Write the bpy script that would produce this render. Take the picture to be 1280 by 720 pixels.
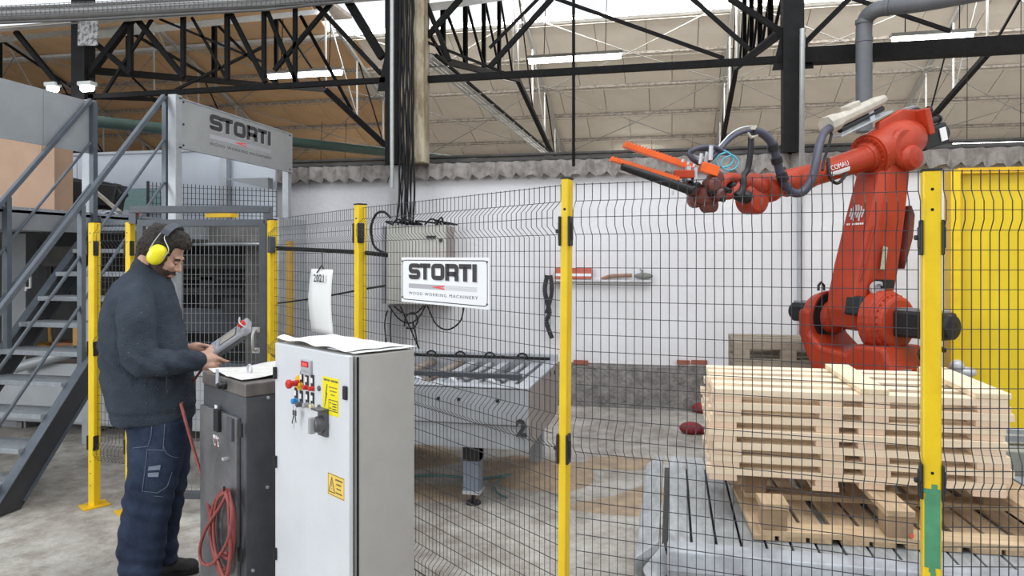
import bpy, bmesh, math, random
from mathutils import Vector, Matrix, noise
random.seed(7)
for o in list(bpy.data.objects): bpy.data.objects.remove(o, do_unlink=True)
SC = bpy.context.scene
COL = SC.collection
V = Vector
# ---------------------------------------------------------------- camera
CAM_H = 1.65; FPX = 900.0; YAW = math.radians(12.53)
ca, sa = math.cos(YAW), math.sin(YAW)
cd = bpy.data.cameras.new('camera'); cam = bpy.data.objects.new('camera', cd); COL.objects.link(cam)
cd.sensor_width = 36; cd.lens = FPX/1280*36; cd.shift_y = -40/1280; cd.clip_end = 200; cd.clip_start = .05
cam.location = (0, 0, CAM_H); cam.rotation_euler = (math.pi/2, 0, YAW)
SC.camera = cam
# ---------------------------------------------------------------- sky, big lights, exposure
w = bpy.data.worlds.new('world'); SC.world = w; w.use_nodes = True
wn = w.node_tree.nodes; wn['Background'].inputs[0].default_value = (.90, .95, 1, 1); wn['Background'].inputs[1].default_value = 1.15
def area(name, loc, tgt, sx, sy, power, col=(1, 1, 1)):
    l = bpy.data.lights.new(name, 'AREA'); l.shape = 'RECTANGLE'; l.size = sx; l.size_y = sy; l.energy = power; l.color = col
    o = bpy.data.objects.new(name, l); COL.objects.link(o); o.location = loc
    o.rotation_euler = (V(tgt)-V(loc)).to_track_quat('-Z', 'Y').to_euler(); return o
area('daylight_from_left_rear', (-9.5, -5.5, 3.4), (-1.5, 4, 1.0), 5, 4.5, 520, (.93, .97, 1))  # broad area light added behind left, no door stands there
area('daylight_from_roof_light', (1.5, 3.2, 6.4), (1.0, 5.6, 0), 7, 2.5, 190, (.96, .98, 1))
area('ridge_roof_light', (2.6, 14.9, 6.93), (2.6, 15.9, 4.4), 19.5, .9, 1350, (1, .98, .95))
area('near_slope_fill', (2.6, 13.9, 6.85), (2.6, 16.5, 4.0), 19.5, .9, 420, (1, .98, .95))  # unseen fill added to brighten the far slope; no skylight here
SC.view_settings.view_transform = 'Standard'; SC.view_settings.look = 'None'
SC.view_settings.gamma = 1; SC.view_settings.use_curve_mapping = False
SC.view_settings.exposure = 0.16
# ---------------------------------------------------------------- coordinates measured from the camera position
RV = V((ca, sa, 0)); FV = V((-sa, ca, 0)); UP = V((0, 0, 1))
def cw(xc, d, z): return RV*xc + FV*d + UP*z                       # right, depth, height -> world
def PD(px, py, d): return cw((px-640)/FPX*d, d, CAM_H-(py-320)/FPX*d)   # sight line at a depth
def PZ(px, py, z): return PD(px, py, (CAM_H-z)*FPX/(py-320))       # sight line at a height
def hit(px, py, p0, n):                                            # sight line meets a plane
    o = V((0, 0, CAM_H)); dr = PD(px, py, 1)-o
    return o + dr*((V(p0)-o).dot(n)/dr.dot(n))
def PY(px, py, Y): return hit(px, py, (0, Y, 0), V((0, 1, 0)))
def PXp(px, py, X): return hit(px, py, (X, 0, 0), V((1, 0, 0)))
# ---------------------------------------------------------------- materials
MC = {}
def mat(name, col, rough=.6, metal=0, var=.12, scale=6, bump=.0, bscale=60, col2=None, emit=None, spec=None, stretch=None, thr=None):
    if name in MC: return MC[name]
    m = bpy.data.materials.new(name); m.use_nodes = True; MC[name] = m
    nt = m.node_tree; b = nt.nodes['Principled BSDF']; N = nt.nodes.new; L = nt.links.new
    b.inputs['Roughness'].default_value = rough; b.inputs['Metallic'].default_value = metal
    if spec is not None: b.inputs['Specular IOR Level'].default_value = spec
    tc = N('ShaderNodeTexCoord'); mp = N('ShaderNodeMapping'); L(tc.outputs['Object'], mp.inputs[0])
    if stretch: mp.inputs['Scale'].default_value = stretch
    nz = N('ShaderNodeTexNoise'); nz.inputs['Scale'].default_value = scale; nz.inputs['Detail'].default_value = 6; nz.inputs['Roughness'].default_value = .62
    L(mp.outputs[0], nz.inputs['Vector'])
    cr = N('ShaderNodeValToRGB'); e = cr.color_ramp.elements
    c2 = col2 if col2 else tuple(max(0, c*(1-var*2.2)) for c in col)
    lo, hi = thr if thr else (.3, .68)
    e[0].position = lo; e[1].position = hi; e[0].color = (*c2, 1); e[1].color = (*col, 1)
    L(nz.outputs[0], cr.inputs[0]); L(cr.outputs[0], b.inputs['Base Color'])
    if bump:
        n2 = N('ShaderNodeTexNoise'); n2.inputs['Scale'].default_value = bscale; n2.inputs['Detail'].default_value = 5
        L(mp.outputs[0], n2.inputs['Vector']); bp = N('ShaderNodeBump'); bp.inputs['Strength'].default_value = bump; bp.inputs['Distance'].default_value = .02
        L(n2.outputs[0], bp.inputs['Height']); L(bp.outputs[0], b.inputs['Normal'])
    if emit:
        b.inputs['Emission Color'].default_value = (*col, 1); b.inputs['Emission Strength'].default_value = emit
    return m
# ---------------------------------------------------------------- mesh builder
def frame_for(d):
    d = d.normalized(); a = V((0, 0, 1)) if abs(d.z) < .95 else V((1, 0, 0))
    u = a.cross(d).normalized(); v = d.cross(u).normalized(); return d, u, v
class MB:
    def __init__(s): s.v = []; s.f = []; s.s = []
    def add(s, vs, fs, sm=False):
        o = len(s.v); s.v += [tuple(p) for p in vs]
        for f in fs: s.f.append(tuple(i+o for i in f)); s.s.append(sm)
        return s
    def hexa(s, c):   # 8 corners: bottom 4 then top 4
        return s.add(c, [(3, 2, 1, 0), (4, 5, 6, 7), (0, 1, 5, 4), (1, 2, 6, 5), (2, 3, 7, 6), (3, 0, 4, 7)])
    def box(s, a, b):
        x0, y0, z0 = [min(a[i], b[i]) for i in range(3)]; x1, y1, z1 = [max(a[i], b[i]) for i in range(3)]
        return s.hexa([(x0, y0, z0), (x1, y0, z0), (x1, y1, z0), (x0, y1, z0), (x0, y0, z1), (x1, y0, z1), (x1, y1, z1), (x0, y1, z1)])
    def obox(s, c, ax, ay, az):  # centre and half vectors
        c = V(c); ax = V(ax); ay = V(ay); az = V(az)
        if ax.cross(ay).dot(az) < 0: ax = -ax
        return s.hexa([c-ax-ay-az, c+ax-ay-az, c+ax+ay-az, c-ax+ay-az, c-ax-ay+az, c+ax-ay+az, c+ax+ay+az, c-ax+ay+az])
    def bar(s, p0, p1, w, h=None, up=None):
        h = h or w; p0 = V(p0); p1 = V(p1); d = p1-p0; L = d.length; d.normalize()
        a = V(up) if up else (V((0, 0, 1)) if abs(d.z) < .95 else V((0, 1, 0)))
        u = a.cross(d).normalized(); v = d.cross(u).normalized()
        return s.obox((p0+p1)/2, d*L/2, u*w/2, v*h/2)
    def tube(s, pts, r, n=8, closed=False, caps=True, sm=True):
        pts = [V(p) for p in pts]; m = len(pts); rr = r if isinstance(r, (list, tuple)) else [r]*m
        T = []
        for i in range(m):
            if closed: t = pts[(i+1) % m]-pts[i-1]
            else: t = pts[min(i+1, m-1)]-pts[max(i-1, 0)]
            T.append(t.normalized() if t.length > 1e-9 else V((0, 0, 1)))
        _, u, v = frame_for(T[0]); vs = []
        for i in range(m):
            u = (u-T[i]*u.dot(T[i])).normalized(); v = T[i].cross(u)
            for k in range(n):
                a = 2*math.pi*(k+.5)/n; vs.append(pts[i]+u*math.cos(a)*rr[i]+v*math.sin(a)*rr[i])
        fs = []
        for i in range(m if closed else m-1):
            j = (i+1) % m
            for k in range(n): l = (k+1) % n; fs.append((i*n+k, i*n+l, j*n+l, j*n+k))
        s.add(vs, fs, sm)
        if caps and not closed: s.add(vs[:n], [tuple(range(n-1, -1, -1))]); s.add(vs[-n:], [tuple(range(n))])
        return s
    def cyl(s, p0, p1, r0, r1=None, n=20): return s.tube([p0, p1], [r0, r0 if r1 is None else r1], n)
    def loft(s, rings, caps=True, sm=True):  # rings: lists of points of equal length
        n = len(rings[0]); vs = [p for r in rings for p in r]; fs = []
        for i in range(len(rings)-1):
            for k in range(n): l = (k+1) % n; fs.append((i*n+k, i*n+l, (i+1)*n+l, (i+1)*n+k))
        s.add(vs, fs, sm)
        if caps: s.add(rings[0], [tuple(range(n-1, -1, -1))], sm); s.add(rings[-1], [tuple(range(n))], sm)
        return s
    def disc_stack(s, p0, ax, prof, n=28):  # lathe: prof = [(t along axis, radius)]
        ax, u, v = frame_for(V(ax)); p0 = V(p0)
        return s.loft([[p0+ax*t+(u*math.cos(2*math.pi*k/n)+v*math.sin(2*math.pi*k/n))*max(r, 1e-4) for k in range(n)] for t, r in prof], True, False)
    def ell(s, c, r, rot=None, n=16, m=10):
        c = V(c); rings = []
        for i in range(m+1):
            a = math.pi*i/m; ring = []
            for k in range(n):
                b = 2*math.pi*k/n; p = V((r[0]*max(math.sin(a), 1e-3)*math.cos(b), r[1]*max(math.sin(a), 1e-3)*math.sin(b), -r[2]*math.cos(a)))
                if rot: p = rot @ p
                ring.append(c+p)
            rings.append(ring)
        return s.loft(rings, True, True)
    def prism(s, pts, vec):
        pts = [V(p) for p in pts]; vec = V(vec); n = len(pts)
        nn = V((0, 0, 0))
        for i in range(n): nn += pts[i].cross(pts[(i+1) % n])
        if nn.dot(vec) < 0: pts = pts[::-1]
        s.add(pts+[p+vec for p in pts], [tuple(range(n-1, -1, -1)), tuple(range(n, 2*n))]+[(i, (i+1) % n, (i+1) % n+n, i+n) for i in range(n)])
        return s
    def plate(s, a, b, c, d, t):
        a, b, c, d = V(a), V(b), V(c), V(d); n = (b-a).cross(d-a).normalized()
        return s.prism([a, b, c, d], n*t)
    def build(s, name, m, parent=None, bevel=0, kind=None, label=None, cat=None, group=None, seg=2):
        me = bpy.data.meshes.new(name)
        if parent is not None: org = V(ORG.get(parent.name, (0, 0, 0)))
        else:
            xs = [p[0] for p in s.v]; ys = [p[1] for p in s.v]; zs = [p[2] for p in s.v]
            org = V(((min(xs)+max(xs))/2, (min(ys)+max(ys))/2, min(zs)))
        me.from_pydata([(p[0]-org.x, p[1]-org.y, p[2]-org.z) for p in s.v], [], s.f)
        me.polygons.foreach_set('use_smooth', s.s); me.materials.append(m); me.validate(); me.update()
        o = bpy.data.objects.new(name, me); COL.objects.link(o)
        if parent is not None: o.parent = parent
        else: o.location = org
        ORG[o.name] = tuple(org)
        if bevel:
            bm = o.modifiers.new('bevel', 'BEVEL'); bm.width = bevel; bm.segments = seg; bm.limit_method = 'ANGLE'; bm.angle_limit = .6
        if name in STUFFY and parent is not None: kind = 'stuff'
        tag(o, label, cat, group, kind); return o
STUFFY = {'bolts', 'screws', 'flange_bolts', 'keys', 'keypad', 'teeth', 'wire_mesh', 'wire_tray', 'laces', 'air_fittings', 'tool_fittings', 'print', 'badge'}
ORG = {}
def tag(o, label=None, cat=None, group=None, kind=None):
    if label: o['label'] = label
    if cat: o['category'] = cat
    if group: o['group'] = group
    if kind: o['kind'] = kind
def thing(name, label, cat, loc, group=None):
    o = bpy.data.objects.new(name, None); COL.objects.link(o); o.location = loc; o.empty_display_size = .1
    ORG[o.name] = tuple(loc); tag(o, label, cat, group); return o
def copy_tree(o, parent=None):
    c = o.copy(); COL.objects.link(c)
    if parent is not None: c.parent = parent
    for ch in [x for x in bpy.data.objects if x.parent == o and x != c]: copy_tree(ch, c)
    return c
def bez(p, n=8):     # smooth curve through points (Catmull-Rom)
    p = [V(q) for q in p]; q = [p[0]*2-p[1]]+p+[p[-1]*2-p[-2]]; out = []
    for i in range(1, len(q)-2):
        for k in range(n):
            t = k/n; out.append(.5*((2*q[i])+(q[i+1]-q[i-1])*t+(2*q[i-1]-5*q[i]+4*q[i+1]-q[i+2])*t*t+(3*q[i]-q[i-1]-3*q[i+1]+q[i+2])*t**3))
    out.append(p[-1]); return out
def text_mesh(mb, txt, O, U, Vv, width, height=None, ext=.0008, spacing=1.0, bold=0):
    c = bpy.data.curves.new('t', 'FONT'); c.body = txt; c.offset = bold; c.space_character = spacing; c.resolution_u = 2
    o = bpy.data.objects.new('t', c); COL.objects.link(o)
    dg = bpy.context.evaluated_depsgraph_get(); me = bpy.data.meshes.new_from_object(o.evaluated_get(dg))
    xs = [v.co.x for v in me.vertices]; ys = [v.co.y for v in me.vertices]; k = width/(max(xs)-min(xs)); k2 = height/(max(ys)-min(ys)) if height else k
    U = V(U).normalized(); Vv = V(Vv).normalized(); Nn = U.cross(Vv)
    mb.add([V(O)+U*(v.co.x-min(xs))*k+Vv*(v.co.y-min(ys))*k2+Nn*ext for v in me.vertices], [tuple(p.vertices) for p in me.polygons])
    bpy.data.objects.remove(o); bpy.data.curves.remove(c); bpy.data.meshes.remove(me)
def ribbon(pts, w):   # 2D ribbon outline quads from a centreline with round-sampled corners
    out = []; n = len(pts)
    L = []; Rr = []
    for i in range(n):
        a = pts[max(i-1, 0)]; b = pts[min(i+1, n-1)]; dx, dy = b[0]-a[0], b[1]-a[1]; l = math.hypot(dx, dy) or 1
        # mitre correction
        k = 1.0
        if 0 < i < n-1:
            d1 = (pts[i][0]-a[0], pts[i][1]-a[1]); d2 = (b[0]-pts[i][0], b[1]-pts[i][1])
            c = (d1[0]*d2[0]+d1[1]*d2[1])/((math.hypot(*d1)*math.hypot(*d2)) or 1); k = 1/max(.35, math.sqrt(max(0, (1+c)/2)))
        nx, ny = -dy/l*w/2*k, dx/l*w/2*k
        L.append((pts[i][0]+nx, pts[i][1]+ny)); Rr.append((pts[i][0]-nx, pts[i][1]-ny))
    return [(L[i], L[i+1], Rr[i+1], Rr[i]) for i in range(n-1)]
def rc(pts, r=.9, closed=False, n=4):   # round the corners of a 2D polyline
    out = []; m = len(pts)
    for i in range(m):
        if not closed and i in (0, m-1): out.append(pts[i]); continue
        p = pts[i]; a = pts[i-1]; b = pts[(i+1) % m]
        def tow(q):
            l = math.hypot(q[0]-p[0], q[1]-p[1]); k = min(r, l/2)/l; return (p[0]+(q[0]-p[0])*k, p[1]+(q[1]-p[1])*k)
        s, e = tow(a), tow(b)
        for k in range(n+1):
            t = k/n; out.append(((1-t)**2*s[0]+2*t*(1-t)*p[0]+t*t*e[0], (1-t)**2*s[1]+2*t*(1-t)*p[1]+t*t*e[1]))
    if closed: out.append(out[0])
    return out
def big_letters(mb, O, U, Vv, width, height, off=(0, 0), lift=.001):
    # squared heavy capitals S T O R T I on a 30 x 6.4 grid
    t = 1.75; g = []
    def st(x, y0=0): return [(x[i][0], x[i][1]) for i in range(len(x))]
    def put(x0, path): g.extend([tuple((q[0]+x0, q[1]) for q in quad) for quad in ribbon(path, t)])
    h = 6.4; a = t/2
    put(0, rc([(5.0, 4.6), (5.0, h-a), (a, h-a), (a, h/2), (5.0, h/2), (5.0, a), (a, a), (a, 1.8)], 1.0))
    put(5.6, [(0, h-a), (5.2, h-a)]); put(5.6, [(2.6, h-a), (2.6, 0)])
    put(11.2, rc([(a, a), (a, h-a), (5.2, h-a), (5.2, a)], 1.1, True))
    put(17.6, [(a, 0), (a, h)]); put(17.6, rc([(a, h-a), (5.0, h-a), (5.0, 2.6), (a, 2.6)], 1.0)); put(17.6, rc([(3.6, 2.6), (5.0, 2.2), (5.0, 0)], .6))
    put(23.6, [(0, h-a), (5.2, h-a)]); put(23.6, [(2.6, h-a), (2.6, 0)])
    put(29.2, [(a, 0), (a, h)])
    U = V(U).normalized(); Vv = V(Vv).normalized(); Nn = U.cross(Vv); kx = width/31; ky = height/h
    for q in g:
        pts = [V(O)+U*((p[0])*kx+off[0])+Vv*(p[1]*ky+off[1])+Nn*lift for p in q]
        if (pts[1]-pts[0]).cross(pts[2]-pts[0]).dot(Nn) < 0: pts = pts[::-1]
        mb.add(pts, [(0, 1, 2, 3)])
# ================================================================ the shell
m_floor = mat('concrete_floor', (.50, .475, .44), .75, 0, scale=1.1, col2=(.32, .295, .27), bump=.25, bscale=35, thr=(.36, .62))
def detail_floor(m):
    nt = m.node_tree; N = nt.nodes.new; L = nt.links.new; b = nt.nodes['Principled BSDF']
    old = b.inputs['Base Color'].links[0].from_socket
    tc = N('ShaderNodeTexCoord'); nz = N('ShaderNodeTexNoise'); nz.inputs['Scale'].default_value = 5.5; nz.inputs['Detail'].default_value = 9; nz.inputs['Roughness'].default_value = .75
    L(tc.outputs['Object'], nz.inputs['Vector']); cr = N('ShaderNodeValToRGB'); e = cr.color_ramp.elements
    e[0].position = .38; e[0].color = (.55, .5, .44, 1); e[1].position = .6; e[1].color = (1.1, 1.09, 1.06, 1); L(nz.outputs[0], cr.inputs[0])
    mx = N('ShaderNodeMix'); mx.data_type = 'RGBA'; mx.blend_type = 'MULTIPLY'; mx.inputs[0].default_value = .8
    L(old, mx.inputs[6]); L(cr.outputs[0], mx.inputs[7])
    v = N('ShaderNodeTexVoronoi'); v.inputs['Scale'].default_value = 9; L(tc.outputs['Object'], v.inputs['Vector'])   # pale crumbs of sawdust
    c2 = N('ShaderNodeValToRGB'); c2.color_ramp.elements[0].position = .035; c2.color_ramp.elements[0].color = (1, 1, 1, 1); c2.color_ramp.elements[1].position = .05; c2.color_ramp.elements[1].color = (0, 0, 0, 1)
    L(v.outputs['Distance'], c2.inputs[0]); m2 = N('ShaderNodeMix'); m2.data_type = 'RGBA'; L(c2.outputs[0], m2.inputs[0]); L(mx.outputs[2], m2.inputs[6]); m2.inputs[7].default_value = (.62, .5, .36, 1)
    L(m2.outputs[2], b.inputs['Base Color'])
detail_floor(m_floor)
MB().box((-24, -12, -.12), (24, 30, 0)).build('floor', m_floor, kind='structure')
m_wall = mat('white_limewash', (.80, .79, .82), .85, 0, scale=1.4, col2=(.70, .685, .70), bump=.35, bscale=22)
WY = 7.95
wv = MB(); wv.box((-12, WY, .47), (16, WY+.25, 2.56)); wv.build('wall_back', m_wall, kind='structure')
m_plinth = mat('rough_dark_concrete', (.29, .265, .25), .9, 0, scale=11, col2=(.12, .11, .105), bump=1.0, bscale=28)
pl = MB(); n = 90; ring = []
vs = []; fs = []
for i in range(n+1):
    x = -12+28*i/n
    for y, z in ((WY-.07, 0), (WY-.035, .25), (WY-.02, .44), (WY+.02, .47)):
        vs.append((x, y+noise.noise((x*3, z*5, 1))*.02, z+(noise.noise((x*5, 3, z))*.015 if z else 0)))
for i in range(n):
    for k in range(3): fs.append((i*4+k, (i+1)*4+k, (i+1)*4+k+1, i*4+k+1))
pl.add(vs, fs); pl.box((-12, WY, 0), (16, WY+.25, .47)); pl.build('trim_1', m_plinth, kind='structure')
# wavy fibre-cement closure that caps the wall: fourteen-centimetre corrugations
m_fib = mat('weathered_fibre_cement', (.34, .31, .29), .9, 0, scale=9, col2=(.19, .17, .155), bump=.3, bscale=40, thr=(.36, .6))
wc = MB(); vs = []; fs = []; N_ = 28*16; K = 5
for i in range(N_+1):
    x = -12+28*i/N_; s = math.sin(x*2*math.pi/.165)
    for k in range(K):
        t = k/(K-1); vs.append((x, WY-.11+.055*s, 2.535+t*.17-.030*(1-t)*s+noise.noise((x*2, t, 0))*.008))
for i in range(N_):
    for k in range(K-1): fs.append((i*K+k, (i+1)*K+k, (i+1)*K+k+1, i*K+k+1))
wc.add(vs, fs, True)
vs2 = [(v[0], v[1]+.02, v[2]) for v in vs]; wc.add(vs2, [f[::-1] for f in fs], True)
wc.box((-12, WY-.06, 2.56), (16, WY+.3, 2.69)); wc.build('trim_2', m_fib, kind='structure')
m_gut = mat('dark_gutter_metal', (.10, .095, .09), .7, .3, var=.2, scale=9)
gt = MB(); gt.box((-12, WY+.3, 2.66), (16, WY+.5, 2.74)); gt.tube([(-12, WY+.2, 2.76), (16, WY+.2, 2.76)], .035, 8); gt.tube([(-12, WY+.35, 2.84), (16, WY+.35, 2.84)], .02, 6)
gt.build('trim_3', m_gut, kind='structure')
# enclosing walls of the hall, far behind and beside the view
m_dim = mat('old_grey_render', (.42, .41, .39), .9, 0, scale=2)
MB().box((-24, 21.3, 0), (24, 21.5, 4.6)).build('wall_far', m_dim, kind='structure')
MB().box((-24.2, -12, 0), (-24, 21.5, 5)).build('wall_left', m_dim, kind='structure')
MB().box((24, -12, 0), (24.2, 21.5, 5)).build('wall_right', m_dim, kind='structure')
MB().box((-24, -12.2, 0), (24, -12, 4)).build('wall_near', m_dim, kind='structure')
# ---- roof over the far bay: sheets between purlins, separate rows
RIDGE = (14.4, 7.07); EAVE = (21.0, 4.5)
def roof_z(Y): return 4.5+.3894*(21-Y) if Y > 14.4 else 4.5+.3865*(Y-7.75)
m_sheet = mat('greyish_roof_lining', (.74, .70, .62), .85, 0, scale=1.3, col2=(.66, .61, .54), bump=.2, bscale=12)
m_tan = mat('lamp_warmed_roof_lining', (.68, .46, .26), .85, 0, scale=1.3, col2=(.56, .36, .20), bump=.2, bscale=12)  # warm lamp light on the left bays put into the lining colour
slope_dn = V((0, 6.6, -2.57)).normalized(); slope_n = V((0, .363, .932)).normalized()
ceil = thing('ceiling', 'greige boarded lining on the far roof slope', 'ceiling', (0, 21, 4.5)); del ceil['label'], ceil['category']; ceil['kind'] = 'structure'
Lr = math.hypot(6.6, 2.57); rows = [1.28+i*1.17 for i in range(6)]; rows[-1] = Lr+.02
meshes = {}
def roof_board(x, w, t0, t1, mt):
    key = (round(w, 3), round(t1-t0, 3), mt.name); a = V((x, RIDGE[0], RIDGE[1]))+slope_dn*t0
    if key not in meshes:
        b = MB(); b.obox(slope_dn*((t1-t0)/2-.0)+V((w/2, 0, 0)), V((w/2-.007, 0, 0)), slope_dn*((t1-t0)/2-.008), slope_n*.02)
        me = bpy.data.meshes.new('roof_panel'); me.from_pydata(b.v, [], b.f); me.materials.append(mt); meshes[key] = me
    o = bpy.data.objects.new('roof_panel', meshes[key]); COL.objects.link(o); o.parent = ceil
    o.location = a+slope_n*(.05+random.uniform(-.006, .006))-V((0, 21, 4.5)); return o
prev = 1.28-.95
rows = [-.12, 1.02, 2.26, 3.5, 4.75, 6.0, Lr]
for r in range(len(rows)-1):
    x = -26.4+(r % 2)*.55; k = 0
    while x < 13.5:
        wdt = 1.1
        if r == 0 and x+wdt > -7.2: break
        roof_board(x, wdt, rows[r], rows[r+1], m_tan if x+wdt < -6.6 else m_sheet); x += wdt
# backing above the boards, near slope, and the eave
rb = MB()
rb.obox(V((-6, RIDGE[0], RIDGE[1]))+slope_dn*(Lr/2+.54)+slope_n*.12, V((20, 0, 0)), slope_dn*(Lr/2-.46), slope_n*.02)
rb.box((-26, 14.3, 7.12), (-7.2, 15.4, 7.2))
dn2 = V((0, -6.65, -2.57)).normalized(); n2 = V((0, -.36, .933))
rb.obox(V((-6, RIDGE[0], RIDGE[1]))+dn2*(Lr/2+.45)+n2*.1, V((20, 0, 0)), dn2*(Lr/2-.4), n2*.02)
rb.build('trim_4', mat('dark_joint_backing', (.30, .27, .24), .9), kind='structure')
# purlins
m_purl = mat('dusty_purlin_steel', (.42, .39, .35), .7, .1, scale=14, col2=(.24, .21, .18), thr=(.4, .55))
pm = None
for t in rows[1:]:
    p = V((-6, RIDGE[0], RIDGE[1]))+slope_dn*t-slope_n*.01
    b = MB(); b.obox(p, V((20, 0, 0)), slope_dn*.022, slope_n*.035); b.tube([p+V((-20, -.02, -.09)), p+V((20, -.02, -.09))], .008, 5)
    b.build('purlin', m_purl, ceil)
# roof light frame at the ridge and eave clutter
b = MB(); b.obox(V((-6, RIDGE[0], RIDGE[1]))+slope_dn*.96-slope_n*.03, V((20, 0, 0)), slope_dn*.05, slope_n*.04); b.build('roof_light_curb', mat('white_curb', (.6, .6, .58), .6), ceil)
dk = mat('black_steel', (.008, .0075, .0078), .75, .0, spec=.2, var=.25, scale=20)
b = MB(); b.box((-24, 20.7, 4.02), (14, 21.25, 4.14)); b.box((-24, 20.8, 4.36), (14, 21.3, 4.5)); b.tube([(-24, 20.6, 4.28), (14, 20.6, 4.28)], .05, 6); b.tube([(-24, 20.5, 4.18), (14, 20.5, 4.18)], .025, 6)
b.build('trim_5', mat('brown_eave_steel', (.17, .14, .115), .8, .2, scale=6, col2=(.07, .06, .05)), kind='structure')
# ================================================================ trusses of the far bay (they run away from the viewer)
m_galv = mat('pale_galvanised_steel', (.50, .50, .48), .45, .4, scale=15, col2=(.42, .43, .43))
m_dark = dk
TX = [-20.2, -15.9, -11.65, -7.35, -3.08, 1.2, 5.5, 9.8]
names = ['leftmost of all', 'next to leftmost', 'far left in the hall', 'behind the leftmost column', 'behind the cable column', 'behind the column by the red robot', 'at the right past the grey duct', 'outermost at the right edge']
def bot(Y): return 4.02+.188*(Y-7.75) if Y < 14.4 else 3.82+.218*(21-Y)
for X, nm in zip(TX, names):
    t = thing('roof_truss', 'black and pale steel roof truss '+nm, 'truss', (X, 7.9, 4.0))
    b = MB(); b.bar((X, 7.9, roof_z(7.9)-.06), (X, 14.4, 6.98), .09, .10); b.bar((X, 14.4, 6.98), (X, 20.9, roof_z(20.9)-.07), .07, .09); b.build('top_chord', m_galv, t)
    b = MB(); b.bar((X, 7.9, bot(7.9)), (X, 14.4, bot(14.4)), .08, .09); b.bar((X, 14.4, bot(14.4)), (X, 20.9, bot(20.9)), .09, .09); b.build('bottom_chord', m_dark, t)
    ys = ([8.38+1.1*i for i in range(6)] if X in (-3.08, 1.2) else [8.6+1.9*i for i in range(3)])+[14.4+1.6*i for i in range(5)]
    for i, y in enumerate(ys):
        mm = m_dark if y < 13.5 else m_galv
        MB().bar((X, y, bot(y)), (X, y, roof_z(y)-.08), *((.065, .065) if y < 13.5 else (.03, .03))).build('web_post', mm, t)
        if i % 1 == 0 and i < len(ys)-1:
            a, c = (y, ys[i+1])
            MB().bar((X+.02, a, roof_z(a)-.08) , (X+.02, c, bot(c)), *((.035, .035) if a < 13.5 else (.025, .025))).build('web_diagonal', mm if i % 2 else m_dark, t)
# thin wind braces between trusses, under the lining
br = thing('wind_bracing', 'thin pale crossing rods between the trusses under the far roof', 'bracing', (0, 17, 5))
for i in range(len(TX)-1):
    a, c = TX[i], TX[i+1]
    for y0, y1 in ((14.8, 17.4), (17.2, 20.4)):
        MB().tube([(a, y0, roof_z(y0)-.2), ((a+c)/2, (y0+y1)/2, roof_z((y0+y1)/2)-.24), (c, y1, roof_z(y1)-.2)], .014, 6).build('rod', mat('grey_brace_rod', (.30, .30, .28), .6), br)
        MB().tube([(c, y0, roof_z(y0)-.2), ((a+c)/2, (y0+y1)/2, roof_z((y0+y1)/2)-.27), (a, y1, roof_z(y1)-.2)], .014, 6).build('rod', mat('grey_brace_rod', (.30, .30, .28), .6), br)
# ================================================================ columns and the lattice girder along the wall line
CY = 7.80
m_col = mat('blackened_column_steel', (.010, .0095, .010), .7, .0, spec=.25, var=.3, scale=9)
colx = [(-7.35, .20, 'by the twin lamps over the raised platform'), (-3.12, .16, 'carrying a bundle of cables beside a pale post'), (1.2, .20, 'behind the red robot arm')]
for X, wd, nm in colx:
    t = thing('steel_column', 'black steel column '+nm, 'column', (X, CY, 2.7 if X > -7 else 0))
    z0 = 2.70 if X > -7 else 0
    b = MB(); b.box((X-wd/2, CY-.09, z0), (X+wd/2, CY-.07, 6)); b.box((X-wd/2, CY+.07, z0), (X+wd/2, CY+.09, 6)); b.box((X-wd/2, CY-.07, z0), (X-wd/2+.02, CY+.07, 6)); b.box((X+wd/2-.02, CY-.07, z0), (X+wd/2, CY+.07, 6)); b.build('shaft', m_col, t)
    b = MB(); b.prism([(X-.2, CY-.03, 3.55), (X+.2, CY-.03, 3.55), (X+.1, CY-.03, 3.98), (X-.1, CY-.03, 3.98)], (0, .015, 0)); b.build('gusset', m_col, t)
m_wcol = mat('whitewashed_column_foot', (.58, .57, .58), .8, 0, scale=4, bump=.2)
MB().box((-3.2, WY-.12, .45), (-3.02, WY+.02, 2.70)).build('trim_6', m_wcol, bevel=.006, kind='structure')
def girder(x0, x1, top, bottom, thick, pts, name, label, mt=None):
    t = thing(name, label, 'girder', (x0, CY, bottom))
    MB().bar((x0, CY, bottom), (x1, CY, bottom), thick, thick).build('bottom_chord', mt or m_dark, t)
    MB().bar((x0, CY, top), (x1, CY, top), .07, .07).build('top_chord', m_dark, t)
    for kind, a, za, c, zc, wd in pts:
        MB().bar((a, CY, za), (c, CY, zc), wd, wd).build(kind, m_dark, t)
def at(px, py): p = PY(px, py, CY); return p.x, p.z
def seg(kind, p, q, wd=.05): a = at(*p); c = at(*q); return (kind, a[0], a[1], c[0], c[1], wd)
L1 = [seg('diagonal', (100, 108), (168, 20), .075), seg('diagonal', (168, 20), (230, 97), .06), seg('post', (163, 30), (163, 90), .055), seg('post', (229, 16), (229, 96), .05),
      seg('post', (284, 14), (284, 100), .05), seg('diagonal', (288, 16), (332, 103), .05), seg('post', (330, 10), (330, 100), .045), seg('diagonal', (334, 14), (372, 106), .045), seg('post', (369, 5), (369, 104), .045),
      seg('diagonal', (20, 40), (75, 108), .06), seg('diagonal', (96, 35), (164, 92), .06), seg('diagonal', (386, -4), (476, 92), .05), seg('diagonal', (432, -4), (478, 72), .09), seg('diagonal', (414, 4), (343, 88), .045),
      seg('brace', (200, 24), (330, 78), .03), seg('brace', (330, 58), (200, 122), .03), seg('brace', (190, 24), (130, 118), .035), seg('diagonal', (240, 22), (284, 100), .03)]
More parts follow.
